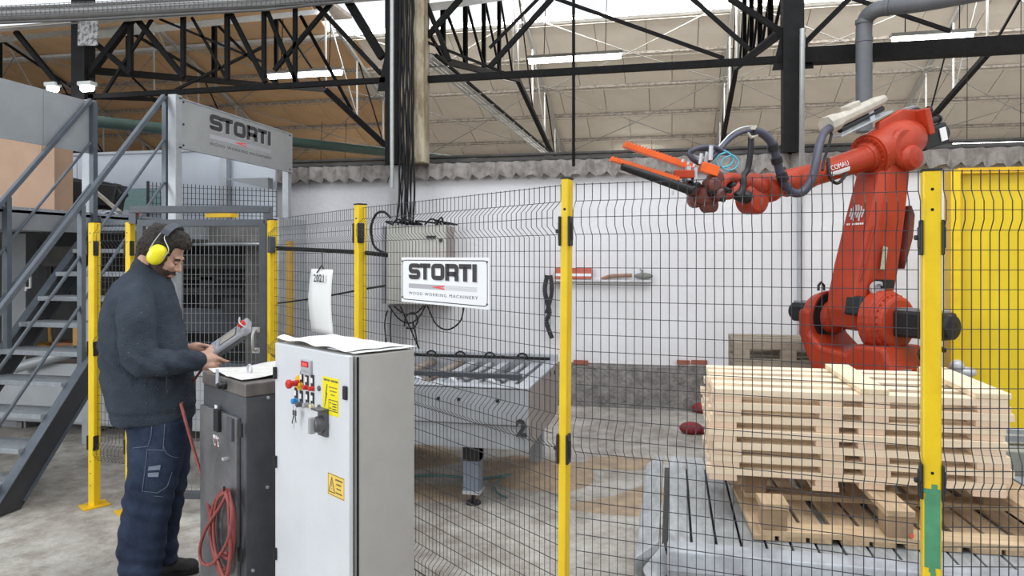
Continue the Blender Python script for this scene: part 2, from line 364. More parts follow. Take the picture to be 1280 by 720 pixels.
girder(-11.65, -3.2, 4.78, 3.68, .06, L1, 'lattice_girder', 'black lattice girder across the top left, from the twin lamps to the cable column')
L2 = [seg('diagonal', (576, -2), (530, 50), .055), seg('diagonal', (690, -2), (612, 84), .05), seg('diagonal', (532, 2), (562, 76), .05), seg('brace', (532, 52), (640, 95), .03),
      seg('diagonal', (694, -2), (905, 73), .035), seg('diagonal', (865, -2), (937, 62), .04), seg('diagonal', (912, -2), (983, 44), .055), seg('diagonal', (1000, 22), (930, 76), .05), seg('brace', (740, -70), (612, 60), .03)]
girder(-3.02, 1.1, 5.2, 3.66, .07, L2, 'lattice_girder', 'thin black lattice girder over the middle, between the cable column and robot column')
L3 = [seg('diagonal', (1062, -2), (1006, 54), .05), seg('brace', (1066, -2), (1188, 39), .035)]
girder(1.3, 9.8, 5.2, 3.68, .155, L3, 'lattice_girder', 'thick black beam across the top right behind the grey duct')
# knee braces past the girder toward the far trusses
kb = thing('knee_brace', 'black sloping brace dropping right below the girder to the cable column', 'brace', PD(410, 115, 9.5))
MB().bar(PD(408, 113, 9.0), PD(480, 180, 8.9), .07, .07).build('bar', m_dark, kb)
MB().bar(PD(376, 20, 9.3), PD(440, 138, 9.1), .035, .035).build('rod', m_dark, kb)
ro = MB(); ro.tube([PD(717, -30, 7.4), PD(717, 208, 7.55)], .017, 8); ro.build('hanging_rod', m_dark, label='thin black vertical rod left of the middle hanging lamp tubes', cat='rod')
# ================================================================ services on the column
m_wood = mat('pale_scabbed_post', (.50, .44, .32), .85, 0, scale=9, col2=(.25, .19, .12), bump=.8, bscale=30, stretch=(1, 1, .25), thr=(.4, .62))
pA = PY(503, 0, 7.70); pB = PY(532, 0, 7.70)
MB().box((pA.x, 7.64, 2.70), (pB.x, 7.84, 6)).build('concrete_post', m_wood, bevel=.01, label='pale stained concrete post behind the bundle of black cables', cat='post')
m_cab = mat('black_cable', (.018, .018, .019), .75, 0, spec=.2)
cb = thing('cable_bundle', 'bundle of black cables running down the pale post to the wall box', 'cables', PY(512, 285, 7.55))
for i in range(10):
    x = 499+i*1.9+random.uniform(-1, 1); pts = []
    for y in range(-30, 300, 22):
        pts.append(PY(x+random.uniform(-1.1, 1.1)+(0 if y < 200 else (y-200)*.05*(1 if i % 2 else -1)*random.uniform(0, 1)), y if y < 288 else 288, 7.56+.01*(i % 3)))
    MB().tube(bez(pts, 3), .008+.004*(i % 3 == 0), 6).build('cable', m_cab, cb)
MB().tube([PY(490, -30, 7.6), PY(490, 235, 7.6)], .024, 10).build('conduit', m_galv, label='pale grey conduit pipe on the front of the cable column', cat='conduit')
MB().tube([PY(1003, 36, 7.6), PY(1002, 222, 7.6), PY(1001, 232, WY-.03)], .026, 10).build('conduit', m_galv, label='pale grey conduit beside the column behind the robot', cat='conduit')
MB().tube([PY(999, 222, WY-.05), PY(999, 446, WY-.05)], .022, 10).build('downpipe', mat('grey_pipe', (.42, .43, .46), .5), label='slim grey pipe down the white wall left of the robot', cat='pipe')
# cable tray going away on brackets
ct = thing('cable_tray', 'wire cable tray running away under the roof right of the cable column', 'cable tray', PD(535, 70, 8))
a = PXp(536, 72, -3.0) ; tr = []
Xa = -2.72
P0 = hit(536, 70, (Xa, 0, 0), V((1, 0, 0))); P1 = hit(692, 198, (Xa, 0, 0), V((1, 0, 0)))
for dx in (-.11, -.05, .02, .09): MB().tube([P0+V((dx, 0, 0)), P1+V((dx, 0, 0))], .02 if dx < 0 else .026, 6).build('rail' if abs(dx) > .08 else 'cable', m_galv if dx < .05 else m_dark, ct)
for i in range(12):
    p = P0.lerp(P1, (i+.5)/12); MB().bar(p+V((-.14, 0, -.03)), p+V((.12, 0, -.03)), .03, .012).build('rung', m_galv, ct)
# long green pipe crossing above the wall
MB().tube([PD(70, 146, 7.2), PD(120, 152, 7.7), PD(400, 181, 9.4), PD(640, 208, 11.6)], .064, 14).build('green_pipe', mat('dark_green_pipe', (.055, .095, .075), .45, 0, var=.15, scale=4), label='long dark green pipe crossing behind the columns at upper left', cat='pipe')
# grey plastic duct with elbow
duct = thing('extraction_duct', 'grey plastic duct with an elbow over the robot', 'duct', PD(1080, 200, 6.9))
m_duct = mat('grey_pvc', (.125, .13, .14), .5, 0, var=.08, scale=8)
pts = bez([PD(1080, 165, 6.9), PD(1080, 120, 6.9), PD(1080, 60, 6.9), PD(1081, 28, 6.9), PD(1092, 14, 6.8), PD(1112, 9, 6.7), PD(1160, 3, 6.4), PD(1290, -22, 5.8)], 6)
MB().tube(pts, .074, 18).build('pipe', m_duct, duct)
for y in (50, 27): MB().tube([PD(1080, y-2, 6.9), PD(1080, y+3, 6.9)], .08, 18).build('collar', m_duct, duct)
MB().tube([PD(1109, 9, 6.71), PD(1113, 8.5, 6.69)], .081, 18).build('collar', m_duct, duct)
# pipes along the top-left
m_pipe = mat('dull_pipe', (.16, .155, .15), .5, .2)
tl = thing('overhead_pipe_run', 'grey pipes and wire tray running along the top left edge', 'pipes', PY(200, 14, 7.2))
for dy, r in ((15, .05), (9, .035), (21, .02), (4, .03)):
    MB().tube([PY(-40, dy+9, 7.3), PY(110, dy+3, 7.3), PY(330, dy-9, 7.3), PY(440, dy-20, 7.3)], r, 10).build('pipe', m_pipe if dy != 9 else m_galv, tl)
b = MB()
for i in range(70):
    p = PY(-10+i*6, 21-i*.25, 7.25); b.tube([p, p+V((0, 0, .13))], .004, 4)
for h_ in (0, .065, .13): b.tube([PY(-12, 21, 7.25)+V((0, 0, h_)), PY(410, 3.5, 7.25)+V((0, 0, h_))], .004, 4)
b.build('wire_tray', m_pipe, tl)
MB().plate(PY(97, 25, 7.7), PY(122, 25, 7.7), PY(122, 57, 7.7), PY(97, 57, 7.7), .01).build('bracket_plate', mat('scuffed_pale_plate', (.5, .5, .49), .6, .3, scale=18, col2=(.12, .12, .12), thr=(.42, .55)), label='scuffed pale square plate beside the leftmost column top', cat='plate')
# ================================================================ hanging fluorescent lamps
m_tube = mat('lamp_tube', (1, 1, .95), .5, 0, var=0, emit=14); m_lampb = mat('lamp_housing', (.62, .64, .63), .4)
def lamp(c, L, label, wire=1.6, dirv=V((1, 0, 0)), tr=.045):
    t = thing('fluorescent_lamp', label, 'lamp', c); c = V(c)
    MB().bar(c-dirv*L/2+V((0, 0, .05)), c+dirv*L/2+V((0, 0, .05)), .12, .05).build('housing', m_lampb, t, bevel=.01)
    MB().tube([c-dirv*(L/2-.03), c+dirv*(L/2-.03)], tr, 12).build('tube', m_tube, t)
    if wire and c.y > 8.5: wire = (roof_z(c.y) if c.y < 20.9 else 4.5)-c.z-.1
    for s in (-.32, .32):
        if wire: MB().tube([c+dirv*L*s+V((0, 0, .07)), c+dirv*L*s+V((.02, .03, wire))], .007, 4).build('hanger', m_dark, t)
    if not wire: MB().bar(c+V((0, 0, .06)), V((-7.35, c.y, c.z+.06)), .03, .03).build('bracket', m_dark, t)
    return t
lamp(PD(381, 93, 11.6), 1.33, 'lit strip lamp left of the cable column, near the lattice girder')
lamp(PD(718, 73, 11.0), 1.47, 'lit strip lamp hanging right of centre beside the thin black rod')
lamp(PD(416, 209, 20), 1.15, 'small distant lit lamp low behind the platform end', 1.0, tr=.07)
lamp(PD(797, 197, 20), 1.15, 'small distant lit lamp behind the orange gripper forks', 1.0, tr=.07)
lamp(PD(1242, 179, 13), 1.35, 'lit strip lamp low at right above the yellow panel', 1.2, tr=.075)
lamp(PD(1165, 47, 8.9), .95, 'lit strip lamp touching the thick black beam at top right', .6)
lamp(PD(66, 111, 8.9), .16, 'small warm lamp on the left of the leftmost column', 0, V((1, 0, 0)))
lamp(PD(109, 110, 8.9), .2, 'small warm lamp on the right of the leftmost column', 0, V((1, 0, 0)))
# ================================================================ yellow-posted wire fences
m_yel = mat('yellow_post_paint', (.88, .62, .01), .42, 0, scale=10, col2=(.78, .50, .008), bump=.03)
m_yel2 = mat('orange_yellow_paint', (.85, .50, .01), .5, 0, scale=9)
m_wire = mat('dark_coated_wire', (.055, .055, .06), .45, .2, var=.1)
m_blk = mat('black_plastic', (.022, .022, .024), .5, 0, var=.2)
m_hole = mat('dark_hole', (.01, .01, .01), .9)
FZ = 1.884; FOLDS = (1.772, 1.07, .37)
def foldoff(z):
    for c in FOLDS:
        d = abs(z-c)
        if d <= .025: return .036
        if d < .058: return .036*(.058-d)/.033
    return 0
def wire_panel(parent, a, b, nv, n, ztop=FZ, zbot=.10, pitch=.0535, r=.00145, flat=False, name='wire_mesh'):
    a = V(a); b = V(b); m = MB(); n = V(n).normalized()
    zs = [zbot]
    for c in sorted(FOLDS):
        for q in (-.058, -.025, .025, .058):
            if zbot < c+q < ztop: zs.append(c+q)
    zs.append(ztop); off = (lambda z: 0) if flat else foldoff
    for i in range(nv+1):
        p = a.lerp(b, i/nv)
        m.tube([V((p.x, p.y, z))+n*off(z) for z in zs], r, 4, caps=False, sm=False)
    z = ztop-.004
    while z > zbot:
        m.tube([V((a.x, a.y, z))+n*(off(z)+.003), V((b.x, b.y, z))+n*(off(z)+.003)], r, 4, caps=False, sm=False); z -= pitch
    return m.build(name, m_wire, parent)
def post(parent, p, z0, z1, u, n, w=.046, clamps=(), holes=(), lean=None, m=None, name='post', d=None):
    u = V(u).normalized(); n = V(n).normalized(); p = V((p[0], p[1], 0)); q = V((lean[0], lean[1], 0)) if lean else p; d = d or w
    b = MB(); b.obox
    c = [q-u*w/2-n*d/2, q+u*w/2-n*d/2, q+u*w/2+n*d/2, q-u*w/2+n*d/2]; e = [p-u*w/2-n*d/2, p+u*w/2-n*d/2, p+u*w/2+n*d/2, p-u*w/2+n*d/2]
    b.hexa([V((x.x, x.y, z0)) for x in c]+[V((x.x, x.y, z1)) for x in e]) if u.cross(n).z > 0 else b.hexa([V((x.x, x.y, z0)) for x in c[::-1]]+[V((x.x, x.y, z1)) for x in e[::-1]])
    o = b.build(name, m or m_yel, parent, bevel=.004)
    cp = MB(); cp.obox(V((p.x, p.y, z1+.003)), u*(w/2+.001), n*(d/2+.001), V((0, 0, .003))); cp.build('cap', m_blk, o)
    for z in clamps:
        k = MB(); pp = q.lerp(p, (z-z0)/(z1-z0)); pp = V((pp.x, pp.y, z))
        for s in (-1, 1):
            k.obox(pp+u*s*(w/2+.003)+n*(d*.25), u*.004, n*(d*.4), V((0, 0, .048)))
            k.obox(pp+u*s*(w/2+.006)+n*(d*.25), u*.005, n*.010, V((0, 0, .030)))
        k.obox(pp-u*(w/2+.014)+n*(d*.25), u*.006, n*.008, V((0, 0, .007)))
        k.build('clamp', m_blk, o, bevel=.004)
    for z, s in holes:
        pp = q.lerp(p, (z-z0)/(z1-z0)); pp = V((pp.x, pp.y, z))+n*(d/2)+u*s*w*.2
        MB().cyl(pp-n*.01, pp+n*.0006, .0042, n=10).build('hole', m_hole, o)
    return o
# points on plan
A1 = PD(709, 232, 2.33); A2 = PD(450.5, 261, 3.47); A3 = PD(340, 275, 4.55); B2 = PD(1163.5, 215, 1.96); B3 = PD(1560, 212, 1.93)
def flat(p): return V((p.x, p.y, 0))
A1, A2, A3, B2, B3 = map(flat, (A1, A2, A3, B2, B3))
uA = (A1-A2).normalized(); nA = V((uA.y, -uA.x, 0));  uB = (B2-A1).normalized(); nB = V((uB.y, -uB.x, 0))
if nA.dot(flat(cw(-.7, -.7, 0))) < 0: nA = -nA
if nB.dot(flat(cw(0, -1, 0))) < 0: nB = -nB
fa = thing('safety_fence', 'wire mesh fence run between middle post and gate, behind the white control cabinet', 'fence', A2)
wire_panel(fa, A2+uA*.03, A1-uA*.03, 52, nA); wire_panel(fa, A3+uA*.03, A2-uA*.03, 48, nA)
post(fa, A2, 0, FZ+.012, uA, nA, clamps=(1.76, 1.02, .4), holes=((1.83, -.6), (1.83, .7)), w=.046)
fb = thing('safety_fence', 'wire mesh fence run in front of the pallets and conveyor', 'fence', A1)
leanA = A1-uB*.018
wire_panel(fb, A1+uB*.03, B2-uB*.03, 36, nB); wire_panel(fb, B2+uB*.03, B3-uB*.03, 31, nB)
post(fb, A1, 0, FZ+.014, uB, nB, clamps=(1.73, 1.03, .36), lean=leanA, w=.026, holes=((1.80, 0),), d=.052)
post(fb, B2, 0, FZ-.004, uB, nB, clamps=(1.70, 1.04, .4), holes=((1.83, 0), (1.775, 0), (1.065, 0)), w=.045)
# green paint showing through on the right post: irregular worn patches standing a hair proud
m_grn = mat('green_underpaint', (.09, .33, .17), .55, 0, scale=20)
gp = MB(); n_ = 40
for i in range(n_):
    z0 = 1.035-i*.0125; z1 = z0-.0125; t = i/n_
    if t < .45: lo, hi = -.019+random.uniform(-.003, .004)*(i < 3), .019
    elif t < .62: lo, hi = -.014+.01*random.random(), .004+.014*random.random()
    else: lo = -.004+.006*math.sin(i*.9)-.002; hi = lo+.006+.004*random.random()
    if i == 0: lo, hi = -.002, .012
    gp.obox(B2+nB*.0232+uB*(lo+hi)/2+UP*(z0+z1)/2, uB*(hi-lo)/2, nB*.0004, UP*.00628)
gp.build('paint_wear', m_grn, fb, label='green underpaint patch where the yellow has worn off')
# the left pair of posts and short panel, then the gate
G1 = flat(PZ(118, 631, .006)); G2 = flat(PZ(163, 638, .006)); uG = (G2-G1).normalized(); nG = V((uG.y, -uG.x, 0))
G1.z = 0; G2.z = 0
fc = thing('safety_fence', 'short mesh fence between two yellow posts, behind the worker', 'fence', G1)
GZ = 1.87
wire_panel(fc, G1+uG*.03, G2-uG*.03, 8, nG, ztop=GZ-.01, zbot=.3)
for p_, w_ in ((G1, .052), (G2, .044)):
    o = post(fc, p_, 0, GZ, uG, nG, w=w_, clamps=(1.70, 1.04, .42), holes=((1.8, -.6), (1.74, -.6), (.3, -.5), (.22, -.5), (.14, -.5)))
    q = MB(); q.obox(p_+UP*.004+nG*.0, uG*.06+nG*.03, (nG*.075-uG*.03), UP*.004); q.build('base_plate', m_yel2, o, label='orange-yellow floor plate')
m_gate = mat('slate_gate_steel', (.085, .095, .11), .45, .2, scale=12)
E1 = flat(PD(173, 276, 4.62)); E2 = flat(PD(333, 276, 4.60)); E1.z = E2.z = 0
gt_ = thing('mesh_gate', 'dark grey framed mesh gate standing behind the worker', 'gate', E1)
uE = (E2-E1).normalized(); nE = V((uE.y, -uE.x, 0)); zt = 1.65+44*4.62/900
def hb(z, a=E1, b=E2, w=.04, name='rail'): MB().bar(a+UP*z, b+UP*z, w, .045).build(name, m_gate, gt_, bevel=.003)
hb(zt-.015); hb(.12); hb(zt+.072, E1-uE*.045, E2+uE*.03, .05)
for p_ in (E1+uE*.018, E2-uE*.018): MB().bar(p_+UP*.1, p_+UP*(zt-.03), .04, .045, up=uE).build('stile', m_gate, gt_, bevel=.003)
MB().bar(E2+uE*.01+UP*(zt-.02), E2+uE*.01+UP*(zt+.07), .04, .045, up=uE).build('stile', m_gate, gt_)
MB().bar(E1-uE*.03+UP*(zt-.02), E1-uE*.03+UP*(zt+.07), .04, .045, up=uE).build('stile', m_gate, gt_)
m_lwire = mat('light_zinc_wire', (.22, .23, .24), .5, .2)
gm = wire_panel(gt_, E1+uE*.04, E2-uE*.04, 27, nE, ztop=zt-.03, zbot=.14, pitch=.062, flat=True); gm.data.materials[0] = m_lwire
hd = MB(); p = PD(320, 412, 4.5); hd.tube(bez([p, p+nE*.05+V((0, 0, -.02)), p+nE*.05+V((0, 0, -.11)), p+V((0, 0, -.13))], 5), .009, 8); hd.obox(p, uE*.02, nE*.012, UP*.015); hd.obox(p-UP*.13, uE*.02, nE*.012, UP*.015); hd.build('handle', m_galv, gt_)
pg = MB(); b0 = flat(PD(340.5, 275, 4.52)); b0.z = 0
post(gt_, b0, 0, 1.875, uA, nA, w=.05, holes=((1.78, -.3), (1.73, -.3)), name='gate_post')
lk = MB(); lk.obox(b0+uA*.04+UP*1.72+nA*.02, uA*.02, nA*.02, UP*.05); lk.build('lock_box', m_gate, gt_, bevel=.004)
# older ochre post behind the fence + low cable
y0 = flat(PD(362, 400, 6.0)); fo = thing('old_post', 'faded ochre post standing behind the fence, left of the calendar', 'post', y0)
MB().bar(y0, y0+UP*1.775, .045, .045, up=V((1, 0, 0))).build('shaft', mat('faded_ochre', (.50, .30, .04), .7, 0, scale=8), fo); MB().obox(y0+UP*.005, V((.06, 0, 0)), V((0, .06, 0)), UP*.005).build('foot_plate', m_yel2, fo)
hc = MB(); off = -nA*.02
hc.tube(bez([PD(346, 309, 4.47), PD(380, 311, 4.15), PD(420, 313, 3.75), PD(452, 315, 3.5), PD(482, 318, 3.3)], 5), .008, 6)
hc.tube(bez([PD(346, 312, 4.47), PD(400, 314, 3.95), PD(452, 317, 3.5), PD(484, 320, 3.3)], 5), .006, 6)
hc.tube(bez([PD(340, 380, 4.6), PD(392, 373, 4.1), PD(452, 362, 3.55), PD(482, 357, 3.32)], 5), .005, 6)
hc.tube(bez([PD(484, 318, 3.29), PD(468, 308, 3.34), PD(464, 285, 3.36), PD(470, 268, 3.34), PD(480, 265, 3.3), PD(488, 272, 3.28)], 6), .006, 6)
hc.build('fence_cables', m_cab, label='black cables tied along the fence between gate and cable box', cat='cables')
# ================================================================ sign on the fence
m_white = mat('white_enamel', (.86, .87, .88), .3, 0, var=.01); m_ink = mat('charcoal_ink', (.045, .042, .045), .5, 0, var=0); m_grey = mat('grey_print', (.42, .42, .45), .5, 0, var=0)
m_red = mat('red_print', (.80, .08, .08), .5, 0, var=0); m_lgrey = mat('pale_grey_print', (.62, .63, .64), .5, 0, var=0)
PS = A2+nA*.012
def onA(px, py, k=.012): return hit(px, py, A2+nA*k, nA)
tl_ = onA(502.5, 322); tr_ = onA(612.5, 322); bl_ = onA(502.5, 377); sg = thing('company_sign', 'white enamel sign with heavy grey lettering hung on the fence', 'sign', bl_)
SU = (tr_-tl_); SU.z = 0; SW = SU.length; SU.normalize(); SH = tl_.z-bl_.z; O_ = V((bl_.x, bl_.y, 1.452)); SH = .192
sb = MB(); sb.obox(O_+SU*SW/2+UP*SH/2, SU*SW/2, nA*.003, UP*SH/2); sb.build('plate', m_white, sg, bevel=.002)
def border(mb, O, U, W_, H_, ins, r, th, lift):
    path = rc([(ins, ins), (W_-ins, ins), (W_-ins, H_-ins), (ins, H_-ins)], r, True, 5); N2 = V(U).cross(UP)
    for q in ribbon(path, th):
        pts = [V(O)+V(U)*a_+UP*b_+N2*lift for a_, b_ in q]
        if (pts[1]-pts[0]).cross(pts[2]-pts[0]).dot(N2) < 0: pts = pts[::-1]
        mb.add(pts, [(0, 1, 2, 3)])
bd = MB(); border(bd, O_, SU, SW, SH, .012, .02, .0035, .0036); bd.build('border', m_ink, sg)
def logo(root, O, U, Wd, lh, sub_w, par=None, lift=.0036, shadow=True, mk=(None, None, None)):
    N2 = V(U).cross(UP); b = MB()
    if shadow:
        s_ = MB(); big_letters(s_, O, U, UP, Wd, lh, off=(Wd*.012, -lh*.06), lift=lift); s_.build('lettering_shadow', m_lgrey if shadow == 1 else m_grey, root)
    big_letters(b, O, U, UP, Wd, lh, lift=lift+.0006); b.build('lettering', m_ink, root)
    h_ = lh*.28; y1 = -lh*.28; y0_ = y1-h_
    def q(x0, x1, a, c, m_, nm, l=.0002):
        z = MB(); pts = [V(O)+V(U)*x0+UP*a, V(O)+V(U)*x1+UP*a, V(O)+V(U)*x1+UP*c, V(O)+V(U)*x0+UP*c]; z.add([p+N2*(lift+l) for p in pts], [(0, 1, 2, 3)]); z.build(nm, m_, root)
    q(0, Wd*.54, y0_, y1, m_grey, 'stripe'); 
    for i in range(3): q(Wd*.54, Wd, y0_+h_*(.02+i*.34), y0_+h_*(.28+i*.34), m_lgrey if shadow == 1 else m_grey, 'stripe')
    rr = MB(); rr.add([V(O)+V(U)*(Wd*a)+UP*(y0_+h_*c)+N2*(lift+.0006) for a, c in ((.36, .5), (.56, .98), (.56, .72), (.48, .5), (.56, .28), (.56, .02))], [(0, 5, 4, 3), (0, 3, 2, 1)]); rr.build('red_arrow', m_red, root)
    t_ = MB(); text_mesh(t_, 'WOOD WORKING MACHINERY', V(O)+UP*(y0_-lh*.42), U, UP, sub_w, lh*.19, ext=lift, spacing=1.25); t_.build('small_lettering', m_ink, root)
logo(sg, O_+SU*SW*.10+UP*SH*.52, SU, SW*.78, SH*.35, SW*.79)
sc = MB()
for a_, b_ in ((.01, .02), (SW-.012, .02), (.01, SH-.016), (SW-.012, SH-.016)): sc.cyl(O_+SU*a_+UP*b_, O_+SU*a_+UP*b_+SU.cross(UP)*.006, .004, n=8)
sc.build('screws', m_gate, sg)
# paper calendar hung on the fence
m_paper = mat('white_paper', (.88, .88, .87), .8, 0, var=.02)
c0 = onA(389, 336, .02); c1 = onA(416, 336, .02); cu = (c1-c0); cu.z = 0; cl_ = cu.length; cu.normalize(); cal = thing('paper_calendar', 'white paper calendar hanging by a string on the fence', 'calendar', c0-UP*.33)
pm_ = MB(); vs = []; fs = []
for i in range(12):
    for j in range(5): vs.append(c0+cu*cl_*j/4-UP*(.34*i/11)+cu.cross(UP)*(.012*math.sin(i*.35)+.006*math.sin(j*1.3+i*.2)*min(1, i/5)))
for i in range(11):
    for j in range(4): fs.append((i*5+j, (i+1)*5+j, (i+1)*5+j+1, i*5+j+1))
pm_.add(vs, fs, True); o = pm_.build('sheet', m_paper, cal); sd = o.modifiers.new('s', 'SOLIDIFY'); sd.thickness = .002
t_ = MB(); text_mesh(t_, '2021', c0+cu*cl_*.28-UP*.068+cu.cross(UP)*.016, cu, UP, cl_*.48, .042, ext=.004, bold=.02); t_.build('date_print', m_ink, cal)
b = MB(); b.tube([c0+cu*cl_*.5-UP*.01, c0+cu*cl_*.55+UP*.02, c0+cu*cl_*.5+UP*.10], .002, 5); b.tube([c0+cu*cl_*.35-UP*.02+cu.cross(UP)*.01, c0+cu*cl_*.5+UP*.02, c0+cu*cl_*.62+UP*.0], .0035, 5); b.build('string', m_blk, cal)
# ================================================================ white control cabinet
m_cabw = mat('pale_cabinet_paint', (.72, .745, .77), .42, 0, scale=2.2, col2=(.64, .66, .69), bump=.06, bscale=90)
m_cabs = mat('scuffed_shaded_cabinet_side', (.50, .49, .47), .5, 0, scale=3, col2=(.42, .41, .39), bump=.05)  # shade on the side put into its colour, darker than the door
CN = flat(PD(438, 444, 2.60)); CL = flat(PD(345, 427, 3.02)); CN.z = CL.z = 0
cu_ = (CL-CN).normalized(); cn = V((cu_.y, -cu_.x, 0))
if cn.dot(CN) > 0: cn = -cn
CW = (CL-CN).length; CD = .285; CT = 1.292
cab = thing('control_cabinet', 'tall pale control cabinet with buttons, papers on top, left of centre', 'cabinet', CN)
bk = -cn
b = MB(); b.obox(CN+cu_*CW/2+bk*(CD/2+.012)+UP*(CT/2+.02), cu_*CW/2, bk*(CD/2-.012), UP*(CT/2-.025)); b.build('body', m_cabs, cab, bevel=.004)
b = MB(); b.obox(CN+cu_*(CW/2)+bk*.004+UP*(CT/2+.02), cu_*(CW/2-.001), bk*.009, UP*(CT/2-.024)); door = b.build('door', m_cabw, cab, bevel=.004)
b = MB(); b.obox(CN+cu_*CW/2+bk*CD/2+UP*.02, cu_*(CW/2-.01), bk*(CD/2-.02), UP*.03); b.build('plinth', m_gate, cab)
b = MB(); b.obox(CN+bk*.03+UP*(CT/2+.02)-cu_*.0012, cu_*.0022, bk*.004, UP*(CT/2-.03)); b.build('door_gap', m_hole, cab)
def onC(px, py, k=.006): return hit(px, py, CN+cn*k, cn)
U2 = -cu_   # reading direction left to right
def facebox(parent, c, w, h, t, m, name, bevel=0, k=0, label=None):
    b = MB(); b.obox(c+cn*(t/2+k), U2*w/2, cn*t/2, UP*h/2); return b.build(name, m, parent, bevel=bevel, label=label)
# hinges on the left edge and a catch on the right
for py in (466, 577, 692): c = onC(345.5, py); facebox(door, c, .012, .05, .014, m_blk, 'hinge', .002)
facebox(door, onC(432.5, 491), .022, .05, .010, m_blk, 'latch', .003)
# digital counter
m_silver = mat('silver_plastic', (.55, .57, .6), .35, .2, var=.05)
c = onC(384.5, 459); dm = facebox(cab, c, .072, .058, .012, m_silver, 'digital_display', .002)
b = MB(); b.obox(c+cn*.0125+UP*.013, U2*.028, cn*.001, UP*.011); b.build('screen', mat('red_led_screen', (.45, .01, .04), .2, 0, var=0, emit=.05), dm)
t_ = MB(); text_mesh(t_, '8888', c+cn*.0138+UP*.006-U2*.02, U2, UP, .04, .013, ext=.0003); t_.build('digits', mat('led_digits', (1, .15, .12), .4, 0, var=0, emit=.6), dm)
b = MB()
for i in range(4): b.obox(c+cn*.0125-UP*.014+U2*(-.024+.016*i), U2*.005, cn*.001, UP*.004)
b.build('keys', m_grey, dm)
m_btn = {k: mat(k+'_button', c_, .35, 0, var=.03) for k, c_ in {'red': (.62, .03, .02), 'yellow': (.9, .6, .02), 'blue': (.02, .28, .62), 'cream': (.72, .64, .40), 'grey': (.36, .37, .38), 'dark': (.10, .10, .11), 'amber': (.75, .38, .02)}.items()}
def knob(px, py, col, r=.013, L=.03, tagp=True, head=None):
    r *= .82; L *= .75
    c = onC(px, py)
    if tagp:
        tp = facebox(cab, onC(px-.6, py-8), .022, .055, .005, m_blk, 'button_plate', .001, -.002)
        facebox(tp, onC(px-1.2, py-10), .015, .020, .0008, m_white, 'name_tag', 0, .003)
    b = MB(); b.disc_stack(c, cn, [(0, r*1.12), (.004, r*1.15), (.005, r), (L*.9, r*.95), (L, r*.7)]); return b.build('button', m_btn[col], cab, label=col+' push button')
eb = MB(); c = onC(373.5, 478.5); b = MB(); b.disc_stack(c, cn, [(0, .030), (.0025, .030)]); b.build('stop_collar', m_btn['yellow'], cab)
b = MB(); b.disc_stack(c, cn, [(.002, .013), (.018, .012), (.022, .011), (.032, .013), (.037, .018), (.047, .018), (.052, .012)]); b.build('emergency_stop', m_btn['red'], cab, label='red mushroom emergency stop button')
knob(378, 481, 'amber', .011, .022); knob(384.5, 484, 'red', .011, .028); knob(391.5, 485.5, 'red', .011, .028)
knob(371, 501, 'blue', .014, .03); knob(377.5, 505, 'dark', .013, .035); knob(385, 506, 'grey', .012, .03); knob(391.5, 507.5, 'cream', .011, .022)
for q in ((399, 485.5), (399, 509)): b = MB(); b.disc_stack(onC(*q), cn, [(0, .011), (.004, .010), (.006, .004)]); b.build('blanking_plug', m_btn['dark'], cab)
c = onC(377, 506)+cn*.03; ks = thing('key_bunch', 'bunch of small keys hanging from the cabinet lock', 'keys', c-UP*.09)
b = MB(); b.tube([c+(U2*math.cos(a)+UP*math.sin(a))*.011-UP*.008 for a in [i*math.pi/6 for i in range(12)]], .0015, 5, closed=True); b.build('ring', m_silver, ks)
for ang, L_ in ((-.1, .075), (-.35, .06), (.25, .05)):
    d = (-UP*math.cos(ang)-U2*math.sin(ang)*-1).normalized(); e = c-UP*.016; b = MB(); b.obox(e+d*.012, U2*.010, cn*.0015, UP*.010); b.bar(e+d*.02, e+d*L_, .005, .0015, up=cn); b.build('key', m_blk if L_ < .07 else m_silver, ks)
# isolator switch
c = onC(405.5, 528); sw = facebox(cab, c, .062, .10, .012, m_btn['dark'], 'isolator_switch', .002)
b = MB(); b.disc_stack(c-UP*.004, cn, [(.01, .033), (.03, .031), (.045, .024), (.047, .02)]); b.build('rotor', m_btn['dark'], sw)
b = MB(); b.obox(c-UP*.004+cn*.052, U2*.009, cn*.012, UP*.03); b.build('grip', m_btn['grey'], sw, bevel=.003)
b = MB(); b.obox(c+UP*.052+cn*.02, U2*.03, cn*.02, UP*.003); b.build('hood', m_btn['dark'], sw)
# yellow warning labels (flat print)
m_ly = mat('yellow_label', (.92, .78, .01), .45, 0, var=.02); m_lo = mat('amber_label', (.88, .60, .12), .45, 0, var=.02)
def label_plate(px, py, w, h, m, name, lab): return facebox(cab, onC(px, py, .0045), w, h, .001, m, name, 0, .0, lab)
lc = onC(413.5, 495.5, .0058); lb = label_plate(413.5, 495.5, .118, .140, m_ly, 'warning_label', 'yellow warning label with black lightning bolt'); b = MB()
def P2(c, x, y): return c+U2*x+UP*y
bolt = [(-.030, .042), (-.040, .004), (-.036, .006), (-.048, -.046), (-.044, -.044), (-.026, .010), (-.032, .008), (-.024, .042)]
b.add([P2(lc, x, y) for x, y in bolt], [(0, 1, 2, 7), (7, 2, 6), (2, 3, 4), (2, 4, 5), (2, 5, 6)])
for y_, x0, x1, t in ((.058, -.052, -.006, .008), (.058, .0, .052, .008), (.034, -.014, .046, .004), (.020, -.008, .042, .004), (.006, 0, .030, .004)):
    n_ = int((x1-x0)/.007)
    for i in range(n_): xx = x0+(x1-x0)*i/n_; b.add([P2(lc, xx, y_-t/2), P2(lc, xx+.0052, y_-t/2), P2(lc, xx+.0052, y_+t/2), P2(lc, xx, y_+t/2)], [(0, 1, 2, 3)])
